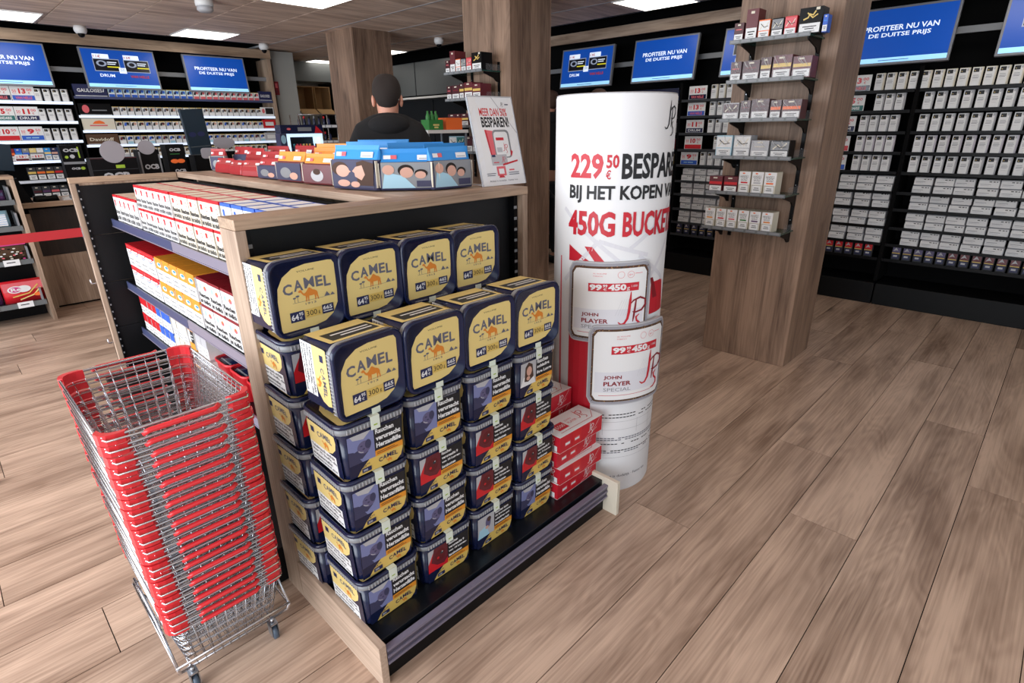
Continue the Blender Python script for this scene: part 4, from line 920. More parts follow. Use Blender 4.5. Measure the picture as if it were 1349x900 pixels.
def price_card(label, price, brand, band, w_=.205, h=.135, small=None, fg='white'):
    t = thing('price_card', label, 'price card', (0, 0, 0), 0, 'white price cards with red prices')
    MB().box(-w_/2, w_/2, 0, .003, 0, h, 'white').build('card', t)
    b = MB(); f = plane((-w_/2, -.0003, 0), (1, 0, 0), (0, 0, 1))
    it = [('t', '50', .07*w_, .55*h, .17*w_, .2*h, 'pinkred', .02), ('r', .07*w_, .48*h, .17*w_, .02*h, 'pinkred'), ('t', price, .33*w_, .48*h, .3*w_, .36*h, 'red', .05), ('t', '00' if len(price) > 1 and price != '10' else '50', .68*w_, .66*h, .22*w_, .18*h, 'pinkred', .02), ('t', '€', .72*w_, .46*h, .08*w_, .15*h, 'red'), ('r', .03*w_, .05*h, .94*w_, .32*h, band)]
    if not brand and band == 'blue': it += [('r', .2*w_, .17*h, .2*w_, .07*h, 'paleblue'), ('r', .45*w_, .17*h, .3*w_, .07*h, 'paleblue')]
    if brand: it.append(('t', brand, .14*w_, .11*h, .7*w_, .19*h, fg, .04))
    prt(b, it, f, .0003); b.build('print', t); return t
GW = 'pale pouches on the right wall rack'
def put(proto, first, x, y, z, rz, label):
    if first: proto.location = (x, y, z); proto.rotation_euler = (0, 0, rz); proto['label'] = label; return proto
    return dup(proto, (x, y, z), rz, label)
rown = ['top', 'second', 'third', 'fourth', 'fifth']
edges = ['cream', 'lightgrey', 'lightgrey', 'wrapfoil', 'lightgrey']
for r_ in range(5):
    p = upright_pouch('', edges[r_], 'upright pale pouches on the right wall rack'); first = True
    ys = [(1.43-.0835*i) for i in range(17)] if r_ == 0 else [1.49-.078*i-(.01 if r_ == 1 else 0) for i in range(4)][(1 if r_ == 1 else 0):]+[1.045-.088*i for i in range(12)]
    if r_ == 0: ys = [y for y in ys if not (1.10 < y+.0 < 1.16)]
    for i, y in enumerate(ys):
        put(p, first, XR+.035, y, ZR[r_]+.001, -PI/2+R.uniform(-.08, .08), 'upright pale pouch, %s row of the right wall rack, %s right of the right pillar' % (rown[r_], ORD[i])); first = False
    ys = [2.94-.085*i for i in range(4)] if r_ != 4 else [2.99-.085*i for i in range(5)]
    if r_ in (2, 3): ys = ys[(r_-1)-1:]
    for i, y in enumerate(ys):
        put(p, False, XR+.035, y, ZR[r_]+.001, -PI/2+R.uniform(-.08, .08), 'upright pale pouch, %s row left of the right pillar, %s from its price card' % (rown[r_], ORD[i]))
pr = [('13', 'VAN NELLE', 'navy', 'pinkred'), ('15', 'BRANDARIS', 'teal', 'white'), ('11', 'DRUM', 'inkblue', 'white'), ('10', '', 'red', 'white'), ('9', '', 'blue', 'white')]
prL = [('13', 'VAN NELLE', 'navy', 'pinkred'), ('13', 'VAN NELLE', 'blue', 'pinkred'), ('11', 'DRUM', 'inkblue', 'white'), ('10', '', 'red', 'white'), ('9', '', 'blue', 'white')]
for r_ in range(5):
    p_, b_, c_, fg = pr[r_]; y0 = [1.60, 1.62, 1.66, 1.68, 1.68][r_]
    c = price_card('', p_, b_, c_, fg=fg); put(c, True, XR+.03, y0, ZR[r_]+.002, -PI/2, 'price card %s euro, %s row right of the right pillar' % (p_, rown[r_]))
    p_, b_, c_, fg = prL[r_]
    c = price_card('', p_, b_, c_, fg=fg); put(c, True, XR+.03, 3.13+(.0 if r_ != 4 else .03), ZR[r_]+.002, -PI/2, 'price card %s euro, %s row between drum and right pillar' % (p_, rown[r_]))
    if r_ in (1, 3): c = price_card('', '13', 'VAN NELLE', 'blue'); put(c, True, XR+.03, y0+.22, ZR[r_]+.002, -PI/2, 'partly hidden price card in the %s row behind the right pillar' % rown[r_])
p = flat_pouch('', 'flat stacked pale pouches on the right wall rack'); first = True
for k in range(4):
    for l in range(2):
        for sec, ys in (('right of the upright', [1.02-.148*i-.074 for i in range(7)]), ('between right pillar and upright', [1.235+.152*i for i in range(5)][::-1]), ('between drum and right pillar', [2.56+.2-.05+.15*i for i in range(4)][::-1])):
            for i, y in enumerate(ys):
                put(p, first, XR+.03+R.uniform(-.008, .01), y+R.uniform(-.006, .006), ZR[5+k]+.001+l*.069, -PI/2+R.uniform(-.05, .05),
                    'flat pale pouch, %s tier %s, %s, %s from left' % (rown[k], ('lower', 'upper')[l], sec, ORD[i])); first = False
def bright_pouch(col, label):
    t = thing('tobacco_pouch', label, 'tobacco pouch', (0, 0, 0), 0, 'dark shiny pouches on the lowest tier of the right rack')
    b = MB(); b.loft([rrect(.07, .04, .006, 0, 1), rrect(.072, .044, .006, .06, 1), rrect(.07, .02, .005, .125, 1)], 'darkgrey', smooth=False); b.build('pouch', t)
    b = MB(); prt(b, [('r', .005, .07, .06, .05, col), ('r', .005, .06, .06, .007, 'gold'), ('r', .01, .015, .05, .04, 'inkblue'), ('p', [(.01, .08), (.03, .115), (.05, .085), (.035, .09)], 'lightgrey'), ('r', .018, .03, .03, .015, 'lightgrey')], plane((-.035, -.0232, 0), (1, 0, 0), (0, 0, 1)), .0003); b.build('label', t); return t
for col, ys, lb in (('photoface', [1.02-.083*i for i in range(5)], 'dark pouch with grey picture, lowest tier right of the rack upright, %s'), ('maroon', [.605-.083*i for i in range(7)], 'dark pouch with red picture, lowest tier at the far right, %s'),
                    ('red', [1.75-.084*i for i in range(7)], 'dark pouch with bright red top, lowest tier beside the right pillar, %s'), ('photodark', [3.2-.095*i for i in range(6)], 'dark pouch, lowest tier between drum and right pillar, %s')):
    p = bright_pouch(col, ''); first = True
    for i, y in enumerate(ys): put(p, first, XR+.04, y, ZR[9]+.001, -PI/2, lb % (ORD[i]+' of its kind')); first = False
# sparse section left of the drum edge
for z, cols, lb in ((ZR[0], ('blue', 'navy'), 'blue header box'), (ZR[2], ('white', 'lightgrey'), 'white box'), (ZR[3], ('red', 'white'), 'red and white box'), (ZR[4], ('gold', 'tobacco'), 'dull gold box'), (ZR[5], ('tobacco', 'gold'), 'brown pack'), (ZR[6], ('photodark', 'inkblue'), 'blue grey pack'), (ZR[7], ('photoface', 'inkblue'), 'grey blue pack'), (ZR[8], ('tobacco', 'orange'), 'brown and orange pack')):
    for i in range(2):
        o = small_box('display_box', .12, .1, .11, cols, 'plain', '%s on the rack just %s the drum edge' % (lb, ('right of', 'behind')[i]), 'assorted boxes on the right rack behind the drum'); o.location = (XR+.03, 3.42+.15*i, z+.001)
rack_b = MB().box(XR+.0, XR+.012, 3.34, 4.55, 2.0-.11, 2.0, 'navy').build('header_sign'); tag(rack_b, 'dark blue header strip on the right rack behind the drum', 'sign')
# back rack, left section
G1 = 'upright white pouches on the back wall rack'
p = upright_pouch('', 'lightgrey', G1, .066, .13); first = True
for r_, xs in ((0, [1.178+.083*i for i in range(4)]), (1, [1.170+.083*i for i in range(4)]), (2, [1.165+.083*i for i in range(4)]+[.62])):
    for i, x in enumerate(xs):
        put(p, first, x+.01, YB+.03, ZA[r_]+.001, 0, 'white pouch on the back wall rack, %s row, %s right of the price cards' % (rown[r_], ORD[i]) if x > .7 else 'white pouch left of the price cards, third row, at the left edge'); first = False
for r_, cs in ((0, (('13', 'VAN NELLE', 'navy', 'pinkred', .845), ('13', 'VAN NELLE', 'blue', 'pinkred', 1.06))), (1, (('15', 'BRANDARIS', 'teal', 'white', .83), ('11', 'DRUM', 'inkblue', 'white', 1.045))), (2, (('10', '', 'red', 'white', .82), ('9', '', 'blue', 'white', 1.035)))):
    for i, (p_, b_, c_, fg, x) in enumerate(cs):
        c = price_card('', p_, b_, c_, .21, .15, fg=fg); put(c, True, x, YB+.03, ZA[r_]+.002, 0, 'price card %s euro, %s row of the back wall rack, %s' % (p_, rown[r_], ('left', 'right')[i]))
cols4 = [('darkred', 'orange'), ('blue', 'skyblue'), ('greymetal', 'blue'), ('yellow', 'greymetal'), ('white', 'greymetal'), ('skyblue', 'yellow'), ('inkblue', 'flesh'), ('skyblue', 'white'), ('gold', 'yellow'), ('yellow', 'blue')]
for i, (c1, c2) in enumerate(cols4):
    o = small_box('tobacco_box', .062, .05, .135, (c1, c2), 'band', '%s tobacco box, fourth row of the back rack, %s from the left' % (('%s coloured' % c1).replace('skyblue', 'sky blue').replace('greymetal', 'grey').replace('inkblue', 'dark blue'), ORD[i]), 'coloured boxes on the fourth row of the back rack')
    o.location = (.80+.065*i, YB+.03, ZA[3]+.001); o.rotation_euler = (0, 0, PI/2); 
for i, (p_, c_) in enumerate((('13', 'maroon'), ('11', 'darkgrey'))):
    c = price_card('', p_, '', c_, .12, .07); put(c, True, .88+.14*i, YB+.012, ZA[3]+.002, 0, 'small price card in front of the coloured boxes, %s one' % ('left', 'right')[i])
for r_, n_, z, c_ in ((4, 6, ZA[4], ('gold', 'orange', 'amber', 'red', 'teal', 'gold')), (5, 6, ZA[5], ('burgundy', 'purple', 'pinkred', 'lightgrey', 'greymetal', 'inkblue'))):
    for i in range(n_):
        o = small_box('tobacco_pack', .078, .05, .14, ('darkgrey', c_[i]), 'band', 'dark tobacco pack with %s band, %s row of the back rack' % (c_[i].replace('greymetal', 'grey').replace('lightgrey', 'light grey').replace('inkblue', 'dark blue'), ('fifth', 'sixth')[r_-4])+(', beside the teal one' if (r_ == 4 and i == 5) else ''), 'dark packs low on the back rack')
        o.location = (.93+.083*i, YB+.03, z+.001); o.rotation_euler = (0, 0, PI/2)
# back rack, cigarette packs
def rack_pack(cols, label, grp):
    t = thing('cigarette_pack', label, 'cigarette pack', (0, 0, 0), 0, grp)
    MB().box(-.034, .034, 0, .02, 0, .1, 'white').build('box', t)
    b = MB(); prt(b, [('r', .002, .045, .064, .055, cols[0]), ('r', .002, .093, .064, .007, 'gold'), ('p', [(.004, .047), (.03, .047), (.036, .09), (.012, .075)], cols[1]), ('e', .046, .07, .014, .016, cols[2]), ('r', .004, .0, .06, .03, cols[3])], plane((-.034, -.0003, 0), (1, 0, 0), (0, 0, 1)), .0003); b.build('print', t); return t
RP = [[('paleblue', 'inkblue', 'blue', 'blue')]*12+[('white', 'ink', 'pinkred', 'pinkred')]*12, [('lightgrey', 'ink', 'tobacco', 'white'), ('white', 'inkgrey', 'tobacco', 'white'), ('lightgrey', 'hairdark', 'flesh', 'white')], [('cream', 'ink', 'maroon', 'white'), ('lightgrey', 'blue', 'ink', 'white'), ('white', 'ink', 'flesh', 'white')], [('lightgrey', 'maroon', 'ink', 'white'), ('white', 'blue', 'inkblue', 'paleblue'), ('lightgrey', 'ink', 'blue', 'white')], [('cream', 'ink', 'tobacco', 'lightgrey'), ('cream', 'tobacco', 'ink', 'cream')]]
for r_ in range(5):
    protos_ = {}
    n_ = 23
    for i in range(n_):
        c_ = RP[r_][i % len(RP[r_])]; x = 1.905+.0795*i
        if x > (3.66 if r_ < 4 else 3.86): continue
        lb = 'cigarette pack, %s row of the long back wall display, %s from the left' % (rown[r_], ORD[i])
        if c_ not in protos_: protos_[c_] = rack_pack(c_, lb, 'cigarette packs on the long back wall display'); put(protos_[c_], True, x, YB+.02, ZBk[r_]+.001, 0, lb)
        else: put(protos_[c_], False, x, YB+.02, ZBk[r_]+.001, 0, lb)
def header(x, z, w_, h, body, label, txt=None, tc='white', extra=None):
    t = thing('header_box', label, 'sign', (x, YB+.015, z+.001)); MB().box(0, w_, 0, .04, 0, h, body).build('box', t); b = MB()
    it = list(extra or [])
    if txt: it.append(('t', txt, .1*w_, .35*h, .75*w_, .3*h, tc, .02))
    it.append(('r', .02*w_, .02*h, .96*w_, .05*h, 'white')); prt(b, it, plane((0, -.0003, 0), (1, 0, 0), (0, 0, 1)), .0004); b.build('print', t)
header(1.53, ZBk[0], .33, .13, 'inkblue', 'dark blue header box at the left of the top cigarette row', 'GAULOISES', extra=[('s', [(.29, .05), (.3, .09), (.32, .1)], .01, 'white')])
header(1.53, ZBk[1], .33, .13, 'black', 'black header box with pink dot, second cigarette row', None, extra=[('e', .07, .07, .035, .045, 'pinkred'), ('r', .13, .05, .15, .012, 'greymetal')])
header(1.53, ZBk[2], .33, .13, 'cream', 'cream header box with an orange sun, third cigarette row', None, None, [('r', .07, .045, .18, .014, 'pinkred'), ('p', [(.1, .07), (.13, .1), (.18, .11), (.22, .09), (.23, .07)], 'orange')])
header(1.53, ZBk[3], .33, .12, 'tobacco', 'brown header box with pale script, fourth cigarette row', 'Davidoff', 'cream')
header(3.69, ZBk[0], .18, .12, 'inkblue', 'dark blue header box at the right end of the top cigarette row', 'GAULOISES')
header(3.69, ZBk[1], .18, .12, 'white', 'white header box with pink corner at the right of the second cigarette row', None, extra=[('e', .03, .07, .02, .03, 'pinkred'), ('r', .06, .03, .11, .08, 'ink')])
header(3.69, ZBk[2], .18, .12, 'red', 'red header box at the right end of the third cigarette row', None, extra=[('r', .03, .04, .12, .05, 'white')])
header(3.69, ZBk[3], .18, .11, 'lightgrey', 'pale header box at the right end of the fourth cigarette row', None, extra=[('r', .03, .03, .12, .05, 'white')])
# ---------------------------------------------------------------- sales counter, candy rack, belt
t = thing('cash_desk', 'wooden cash desk with dark upper panel behind the red belt', 'desk', (.56, 6.95, 0)); X0, Y0 = .56, 6.95
rack_part('front_panel', .64, 1.6, 6.95, 6.97, .02, .515, 'panel_oak'); rack_part('upper_panel', .64, 1.6, 6.96, 6.975, .517, .955, 'dark_wenge')
rack_part('side_strip', .575, .639, 6.93, 6.975, .0, .92, 'panel_oak'); rack_part('desk_top', .57, 1.7, 6.90, 7.5, .975, 1.02, 'panel_oak_across', bev=.003)
rack_part('carcass', .58, 1.6, 6.98, 7.48, .0, .974, 'matt_black')
t = thing('card_reader', 'black telephone-like card terminal on the cash desk', 'terminal', (.80, 7.02, 1.021)); b = MB()
b.loft([rrect(.2, .12, .03, 0), rrect(.18, .1, .03, .05)], 'black'); b.build('base', t); b = MB(); b.box(-.19, -.1, -.05, .07, .0, .26, 'black', Matrix.Rotation(-.3, 4, 'Y')); prt(b, [('r', 0, 0, .04, .008, 'white')], plane((.0, -.062, .05), (1, 0, 0), (0, 0, 1))); b.build('handset', t)
t = thing('paper_stack', 'white paper pile lying on the cash desk beside the end panel', 'paper', (1.02, 7.0, 1.021)); b = MB()
for i in range(4): b.box(-.1+.006*i, .1+.004*i, -.07, .08, .006*i, .006*i+.005, 'white')
b.build('sheets', t)
t = thing('candy_rack', 'black metal candy rack with wooden side at the left edge', 'rack', (.10, 6.5, 0)); X0, Y0 = .10, 6.5
rack_part('side_board', .535, .565, 6.50, 6.85, 0, 1.26, 'panel_oak', bev=.002); rack_part('top_board', -.55, .565, 6.50, 6.85, 1.261, 1.285, 'panel_oak_across')
rack_part('back_panel', -.55, .534, 6.83, 6.85, 0, 1.26, 'black')
for i, z in enumerate((.19, .57, .86, 1.08)):
    b = MB(); b.box(*LB(-.55, .52, 6.52, 6.82, z-.012, z, ), 'darkgrey'); b.box(*LB(-.55, .525, 6.505, 6.52, z-.03, z+.012), 'steelgrey')
    for x in (.08, .32) if i < 2 else (.22,): b.box(*LB(x, x+.11, 6.498, 6.504, z-.03, z+.022), 'paper'); b.box(*LB(x+.02, x+.08, 6.4975, 6.498, z-.005, z+.003), 'ink')
    for x in (.50,): b.box(*LB(x, x+.012, 6.52, 6.8, z, z+.12), 'greymetal')
    b.build('shelf', t)
def candy(x, z, w_, h, body, marks, label):
    t = thing('candy_bag', label, 'candy bag', (x, 6.62, z+.001)); b = MB()
    b.loft([rrect(w_, .03, .01, 0, 1), rrect(w_, .08, .02, h*.35, 1), rrect(w_, .06, .02, h*.7, 1), rrect(w_, .008, .003, h, 1)], body); b.build('bag', t)
    b = MB(); prt(b, marks(w_, h), plane((-w_/2, -.046, 0), (1, 0, 0), (0, .05, 1)), .0005); b.build('print', t)
def heart(w_, h): return [('r', .02*w_, .55*h, .96*w_, .38*h, 'pinkred'), ('e', .3*w_, .62*h, .18*w_, .16*h, 'white'), ('e', .5*w_, .62*h, .17*w_, .15*h, 'white'), ('e', .3*w_, .62*h, .14*w_, .12*h, 'magenta'), ('t', 'Red', .2*w_, .55*h, .35*w_, .15*h, 'white', .03), ('s', [(.2*w_, .3*h), (.6*w_, .4*h), (.85*w_, .75*h)], .05*h, 'gold'), ('s', [(.35*w_, .15*h), (.7*w_, .3*h), (.9*w_, .6*h)], .05*h, 'yellow'), ('e', .8*w_, .3*h, .1*w_, .08*h, 'orange')]
def mixed(w_, h):
    it = [('r', 0, .7*h, w_, .25*h, 'magenta'), ('e', .15*w_, .62*h, .1*w_, .06*h, 'limegreen')]
    for _ in range(34): it.append(('e', R.uniform(.08, .92)*w_, R.uniform(.06, .6)*h, .035*w_, .03*h, R.choice(['white', 'pinkred', 'black', 'cream', 'tobacco', 'magenta'])))
    return it
candy(.40, .19, .30, .20, 'red', heart, 'red candy bag with heart logo on the lowest shelf of the candy rack')
candy(.13, .19, .22, .18, 'purple', lambda a, c: [('e', .5*a, .6*c, .3*a, .2*c, 'paleblue'), ('e', .6*a, .2*c, .2*a, .1*c, 'orange')], 'purple candy bag cut by the left edge, lowest shelf of the candy rack')
candy(.36, .57, .30, .19, 'tobacco', mixed, 'candy bag with pink top and mixed sweets, second shelf')
candy(.36, .86, .20, .14, 'paleblue', lambda a, c: [('r', .1*a, .1*c, .8*a, .7*c, 'white')]+[('r', .1*a, (.2+.13*i)*c, .8*a, .02*c, 'skyblue') for i in range(5)], 'white and pale blue candy bag on the third shelf')
candy(.42, 1.08, .12, .09, 'purple', lambda a, c: [('r', .1*a, .5*c, .8*a, .3*c, 'photodark')], 'small purple candy bag on the top shelf of the candy rack')
b = MB()
pa = Vector((-1.2, 4.34, 1.135)); pb = Vector((.594, 4.175, 1.062)); n_ = 12
vs = []
for i in range(n_+1):
    q = pa.lerp(pb, i/n_)-Vector((0, 0, .03*math.sin(PI*i/n_))); vs += [q+Vector((0, -.0008, -.026)), q+Vector((0, -.0008, .026)), q+Vector((0, .0008, .026)), q+Vector((0, .0008, -.026))]
fs = [(4*i+k, 4*i+4+k, 4*i+4+(k+1) % 4, 4*i+(k+1) % 4) for i in range(n_) for k in range(4)]+[(0, 1, 2, 3), (4*n_+3, 4*n_+2, 4*n_+1, 4*n_)]
t = thing('barrier_belt', 'red fabric barrier belt stretched from the end panel to the left', 'barrier', (0, 0, 0)); b.add(vs, fs, 'beltred'); b.build('belt', t)
MB().box(.594, .5995, 4.165, 4.19, 1.03, 1.10, 'chrome').build('wall_clip', t)
b = MB(); b.lathe([(.16, 0), (.16, .012), (.03, .03)], 'black', c=(-1.25, 4.34)); b.lathe([(.03, .03), (.03, 1.2), (.035, 1.21)], 'silver', c=(-1.25, 4.34)); b.build('post', t)

# ---------------------------------------------------------------- displays behind the side unit
t = thing('back_counter', 'low black counter carrying the black paper displays', 'counter', (.7, 4.42, 0)); MB().box(0, 2.4, 0, .5, 0, 1.2, 'plinth').build('body', t); MB().box(-.01, 2.41, -.01, .51, 1.201, 1.225, 'darkgrey').build('top', t)
ZC2 = 1.226
def disp(x, y, w_, h, label, txt, header_, extra=None, sx=0, d=.12, z=None):
    t = thing('counter_display', label, 'display', (x, y, ZC2 if z is None else z)); MB().box(0, w_, 0, d, 0, h, 'black').build('box', t); b = MB()
    it = list(extra or [])
    for s_, a, c, e, g in txt: it.append(('t', s_, a, c, e, g, 'lightgrey', .05))
    prt(b, it, plane((0, -.0005, 0), (1, 0, 0), (0, 0, 1)), .0004); b.build('print', t)
    if header_:
        hx, hz, rx, rz_ = header_; b = MB(); n_ = 32
        if rx > 0: pts = [(hx+rx*math.cos(2*PI*i/n_), hz+rz_*math.sin(2*PI*i/n_)) for i in range(n_)]
        else: pts = [(p_[0]+hx, p_[1]+hz) for p_ in rrect(-2*rx, 2*rz_, .02, 0)]
        vs = [(a, -.004, c) for a, c in pts]+[(a, -.001, c) for a, c in pts]; m_ = len(pts)
        b.add(vs, [tuple(range(m_)), tuple(range(2*m_-1, m_-1, -1))]+[(i, m_+i, m_+(i+1) % m_, (i+1) % m_) for i in range(m_)], 'disc'); b.build('header_disc', t)
    return t
disp(.78, 4.46, .255, .24, 'black rolling paper display with a large round grey header disc', [('OCB', .05, .105, .15, .045)], (.13, .275, .068, .068), [('r', .13, .175, .05, .02, 'limegreen'), ('r', 0, .165, .255, .003, 'darkgrey'), ('r', 0, .235, .255, .004, 'burgundy'), ('r', .19, .11, .04, .012, 'limegreen')])
disp(1.065, 4.52, .125, .28, 'narrow black paper display with a smaller grey disc, second from the left', [('OCB', .022, .155, .085, .033)], (.055, .295, .05, .045), [('r', .03, .09, .06, .006, 'green'), ('r', .0, .0, .01, .27, 'greymetal'), ('r', .115, .0, .01, .25, 'greymetal'), ('e', .02, .06, .02, .01, 'limegreen'), ('e', .1, .07, .015, .01, 'green')])
disp(1.235, 4.52, .115, .31, 'black paper display showing two tan leaves, no disc', [('OCB', .02, .265, .07, .02), ('OCB', .03, .125, .07, .022)], None, [('e', .04, .2, .025, .014, 'orange'), ('e', .08, .2, .025, .014, 'orange'), ('r', .02, .245, .06, .004, 'green')])
disp(1.40, 4.50, .16, .235, 'black display with a tilted rounded grey header card', [('OCB', .02, .075, .1, .03)], (.11, .245, -.062, .036), [('r', 0, .05, .16, .002, 'darkgrey')])
disp(1.60, 4.62, .14, .25, 'black display with an oval grey header near the red bags', [], (.06, .31, .078, .04), [])
disp(1.35, 6.98, .0001+.16, .0001+.3, 'upper black box on the desk reading white letters, left of the round disc', [('OCB', .02, .24, .12, .035), ('OCB', .04, .08, .07, .02)], None, [('e', .03, .17, .015, .013, 'limegreen'), ('e', .08, .18, .02, .018, 'lightgrey'), ('r', .13, .16, .012, .12, 'limegreen'), ('r', 0, .135, .16, .02, 'greymetal'), ('e', .135, .09, .018, .014, 'limegreen')], z=1.021) if False else None
t = disp(1.0, 6.92, .17, .50, 'tall black box on the cash desk with white letters, beside the price rack', [('OCB', .02, .435, .12, .032), ('OCB', .05, .275, .07, .02)], None, [('e', .035, .39, .014, .013, 'limegreen'), ('e', .08, .395, .019, .018, 'lightgrey'), ('r', .13, .38, .012, .1, 'limegreen'), ('r', 0, .325, .17, .022, 'greymetal'), ('e', .14, .285, .018, .014, 'limegreen')], z=1.021)
# monitor backs
t = thing('customer_monitor', 'tall dark blue monitor slab leaning above the red bags', 'monitor', (1.80, 5.5, 1.2), rot=(0, -.07, 0)); MB().box(-.09, .09, 0, .04, 0, .60, 'darkteal').build('panel', t, .004)
b = MB(); prt(b, [('r', .0, .0, .16, .003, 'steelgrey'), ('e', .04, .1, .03, .02, 'inkblue'), ('e', .11, .1, .03, .02, 'inkblue')], plane((-.08, -.001, .3), (1, 0, 0), (0, 0, 1))); b.build('print', t); MB().box(-.05, .05, .0, .04, -1.2, 0, 'black').build('stand', t)
t = thing('customer_monitor', 'dark blue monitor slab cut off by the left edge', 'monitor', (.60, 7.25, 1.30), rot=(0, .1, 0)); MB().box(-.2, .06, 0, .04, .0, .24, 'darkteal').build('panel', t, .004); MB().box(-.08, -.02, .0, .03, -.27, .0, 'black').build('stand', t)

# lit display of small bottles and racks behind it
def bottle_cols(t, x0, x1, n_, y, z, h, cols, tag_=None):
    for i in range(n_):
        x = x0+(x1-x0)*(i+.5)/n_; c = cols[i % len(cols)]
        o = thing('small_bottle', (tag_ % ORD[i]), 'bottle', (x, y, z), 0, 'small bottles on the lit counter display and racks')
        b = MB().lathe([(.013, 0), (.015, .004), (.015, h*.6), (.008, h*.75), (.008, h*.78)], c[0], 8); b.build('bottle', o)
        b = MB().lathe([(.0095, h*.78), (.0095, h)], c[1], 8); b.build('cap', o)
t = thing('lit_display', 'white glowing display case with two tiers of small bottles', 'display case', (2.56, 5.5, 1.05))
for nm, a in (('side_frame', (0, .03, 0, .16, 0, .54)), ('side_frame', (.34, .37, 0, .16, 0, .54)), ('top_frame', (.03, .34, 0, .16, .51, .54)), ('shelf', (.03, .34, 0, .16, .30, .335)), ('shelf', (.03, .34, 0, .16, .08, .115))): MB().box(*a, 'litwhite').build(nm, t)
MB().box(.03, .34, .15, .16, .115, .51, 'black').build('back', t)
b = MB().box(-.06, .37, -.02, .1, .541, .62, 'navy'); prt(b, [('r', .17, .02, .14, .035, 'greymetal'), ('p', [(.34, 0), (.43, 0), (.36, .07)], 'red'), ('e', .08, .04, .02, .01, 'pinkred')], plane((-.06, -.0205, .543), (1, 0, 0), (0, 0, 1)), .0004); b.build('header', t)
b = MB().box(-.065, -.001, 0, .1, 0, .54, 'photodark'); prt(b, [('e', .03, .1+.13*i, .025, .04, R.choice(['lightgrey', 'pinkred', 'paleblue'])) for i in range(4)], plane((-.065, -.0005, 0), (1, 0, 0), (0, 0, 1)), .0004); b.build('side_panel', t)
MB().box(0, .37, 0, .16, -1.05, -.001, 'plinth').build('pedestal', t)
bc = [('navy', 'black'), ('navy', 'teal'), ('maroon', 'red'), ('maroon', 'red'), ('orange', 'gold'), ('gold', 'amber'), ('navy', 'amber'), ('green', 'black')]
bottle_cols(None, 2.60, 2.89, 9, 5.55, 1.386, .11, bc, 'small bottle on the upper tier of the lit display, %s from the left')
bottle_cols(None, 2.60, 2.89, 9, 5.55, 1.166, .11, bc[::-1], 'small bottle on the lower tier of the lit display, %s from the left')
b = MB()
for i in range(10): b.box(2.60+.03*i, 2.625+.03*i, 5.492, 5.497, 1.36, 1.384, 'paper')
tag(b.build('price_ticket_row'), 'row of little white price tickets on the lit display', 'price tickets')
t = thing('bottle_rack', 'chrome rack of dark bottles between the lit display and rear pillar', 'rack', (3.0, 6.1, 0))
for i, z in enumerate((1.37, 1.50, 1.66)):
    b = MB(); b.box(0, .44, 0, .2, z-.012, z, 'greymetal'); b.box(-.002, .442, -.006, 0, z-.014, z+.018, 'silver')
    for k in range(6): b.box(.01+.073*k, .07+.073*k, -.008, -.006, z-.01, z+.012, 'paper')
    b.build('shelf', t)
b = MB()
for x in (0, .44):
    for y in (0, .2): b.tube([(x, y, 0), (x, y, 1.78)], .006, 'chrome', 5)
b.tube([(0, 0, 1.78), (.44, 0, 1.78)], .005, 'chrome', 5); b.build('post', t)
for k, z in enumerate((1.37, 1.50, 1.66)): bottle_cols(None, 3.02, 3.43, 7, 6.2, z+.001, .105, [('navy', 'black'), ('navy', 'red'), ('inkblue', 'black'), ('navy', 'greymetal')], 'dark bottle on the chrome rack, %s tier, ' % ['bottom', 'middle', 'top'][k]+'%s from the left')

# cardboard boxes on the storage shelf, far back
t = thing('storage_rack', 'brown storage shelf full of open cardboard boxes far back', 'shelf', (4.35, 9.6, 0)); X0, Y0 = 4.35, 9.6
for z in (.6, 1.2, 1.96): rack_part('shelf_board', 4.35, 5.6, 9.6, 9.95, z-.03, z, 'cardboard_in')
rack_part('side_board', 4.32, 4.349, 9.6, 9.95, 0, 2.4, 'cardboard_in'); rack_part('side_board', 5.601, 5.63, 9.6, 9.95, 0, 2.4, 'cardboard_in')
def open_box(x, z, w_, h, label, y=9.56, flap=True):
    t = thing('cardboard_box', label, 'cardboard box', (x, y, z), 0, 'open cardboard boxes on the storage shelf')
    for nm, a in (('side', (0, .01, 0, .3, 0, h)), ('side', (w_-.01, w_, 0, .3, 0, h)), ('bottom', (.01, w_-.01, 0, .3, 0, .01)), ('top', (.01, w_-.01, 0, .3, h-.01, h)), ('back', (.01, w_-.01, .29, .3, .01, h-.01))): MB().box(*a, 'cardboard').build(nm, t)
    if flap:
        T = Matrix.Translation((0, 0, .005)) @ Matrix.Rotation(.5, 4, 'X'); MB().box(.0, w_, -.17, 0, -.004, .004, 'cardboard', T).build('flap', t)
for i, (x, z, w_, h) in enumerate(((4.42, 1.962, .26, .3), (4.72, 1.962, .3, .36), (5.05, 1.962, .28, .36), (4.5, 1.202, .3, .33), (4.85, 1.202, .3, .33), (5.2, 1.202, .28, .3))):
    open_box(x, z, w_, h, 'open cardboard box on the %s storage shelf, %s from the left' % ('upper' if i < 3 else 'lower', ORD[i % 3]), flap=i < 3)
t = thing('grey_duct', 'grey ventilation box above the storage shelf', 'duct', (4.5, 9.62, 2.405)); MB().box(0, 1.1, 0, .5, 0, .29, 'steelgrey').build('casing', t)
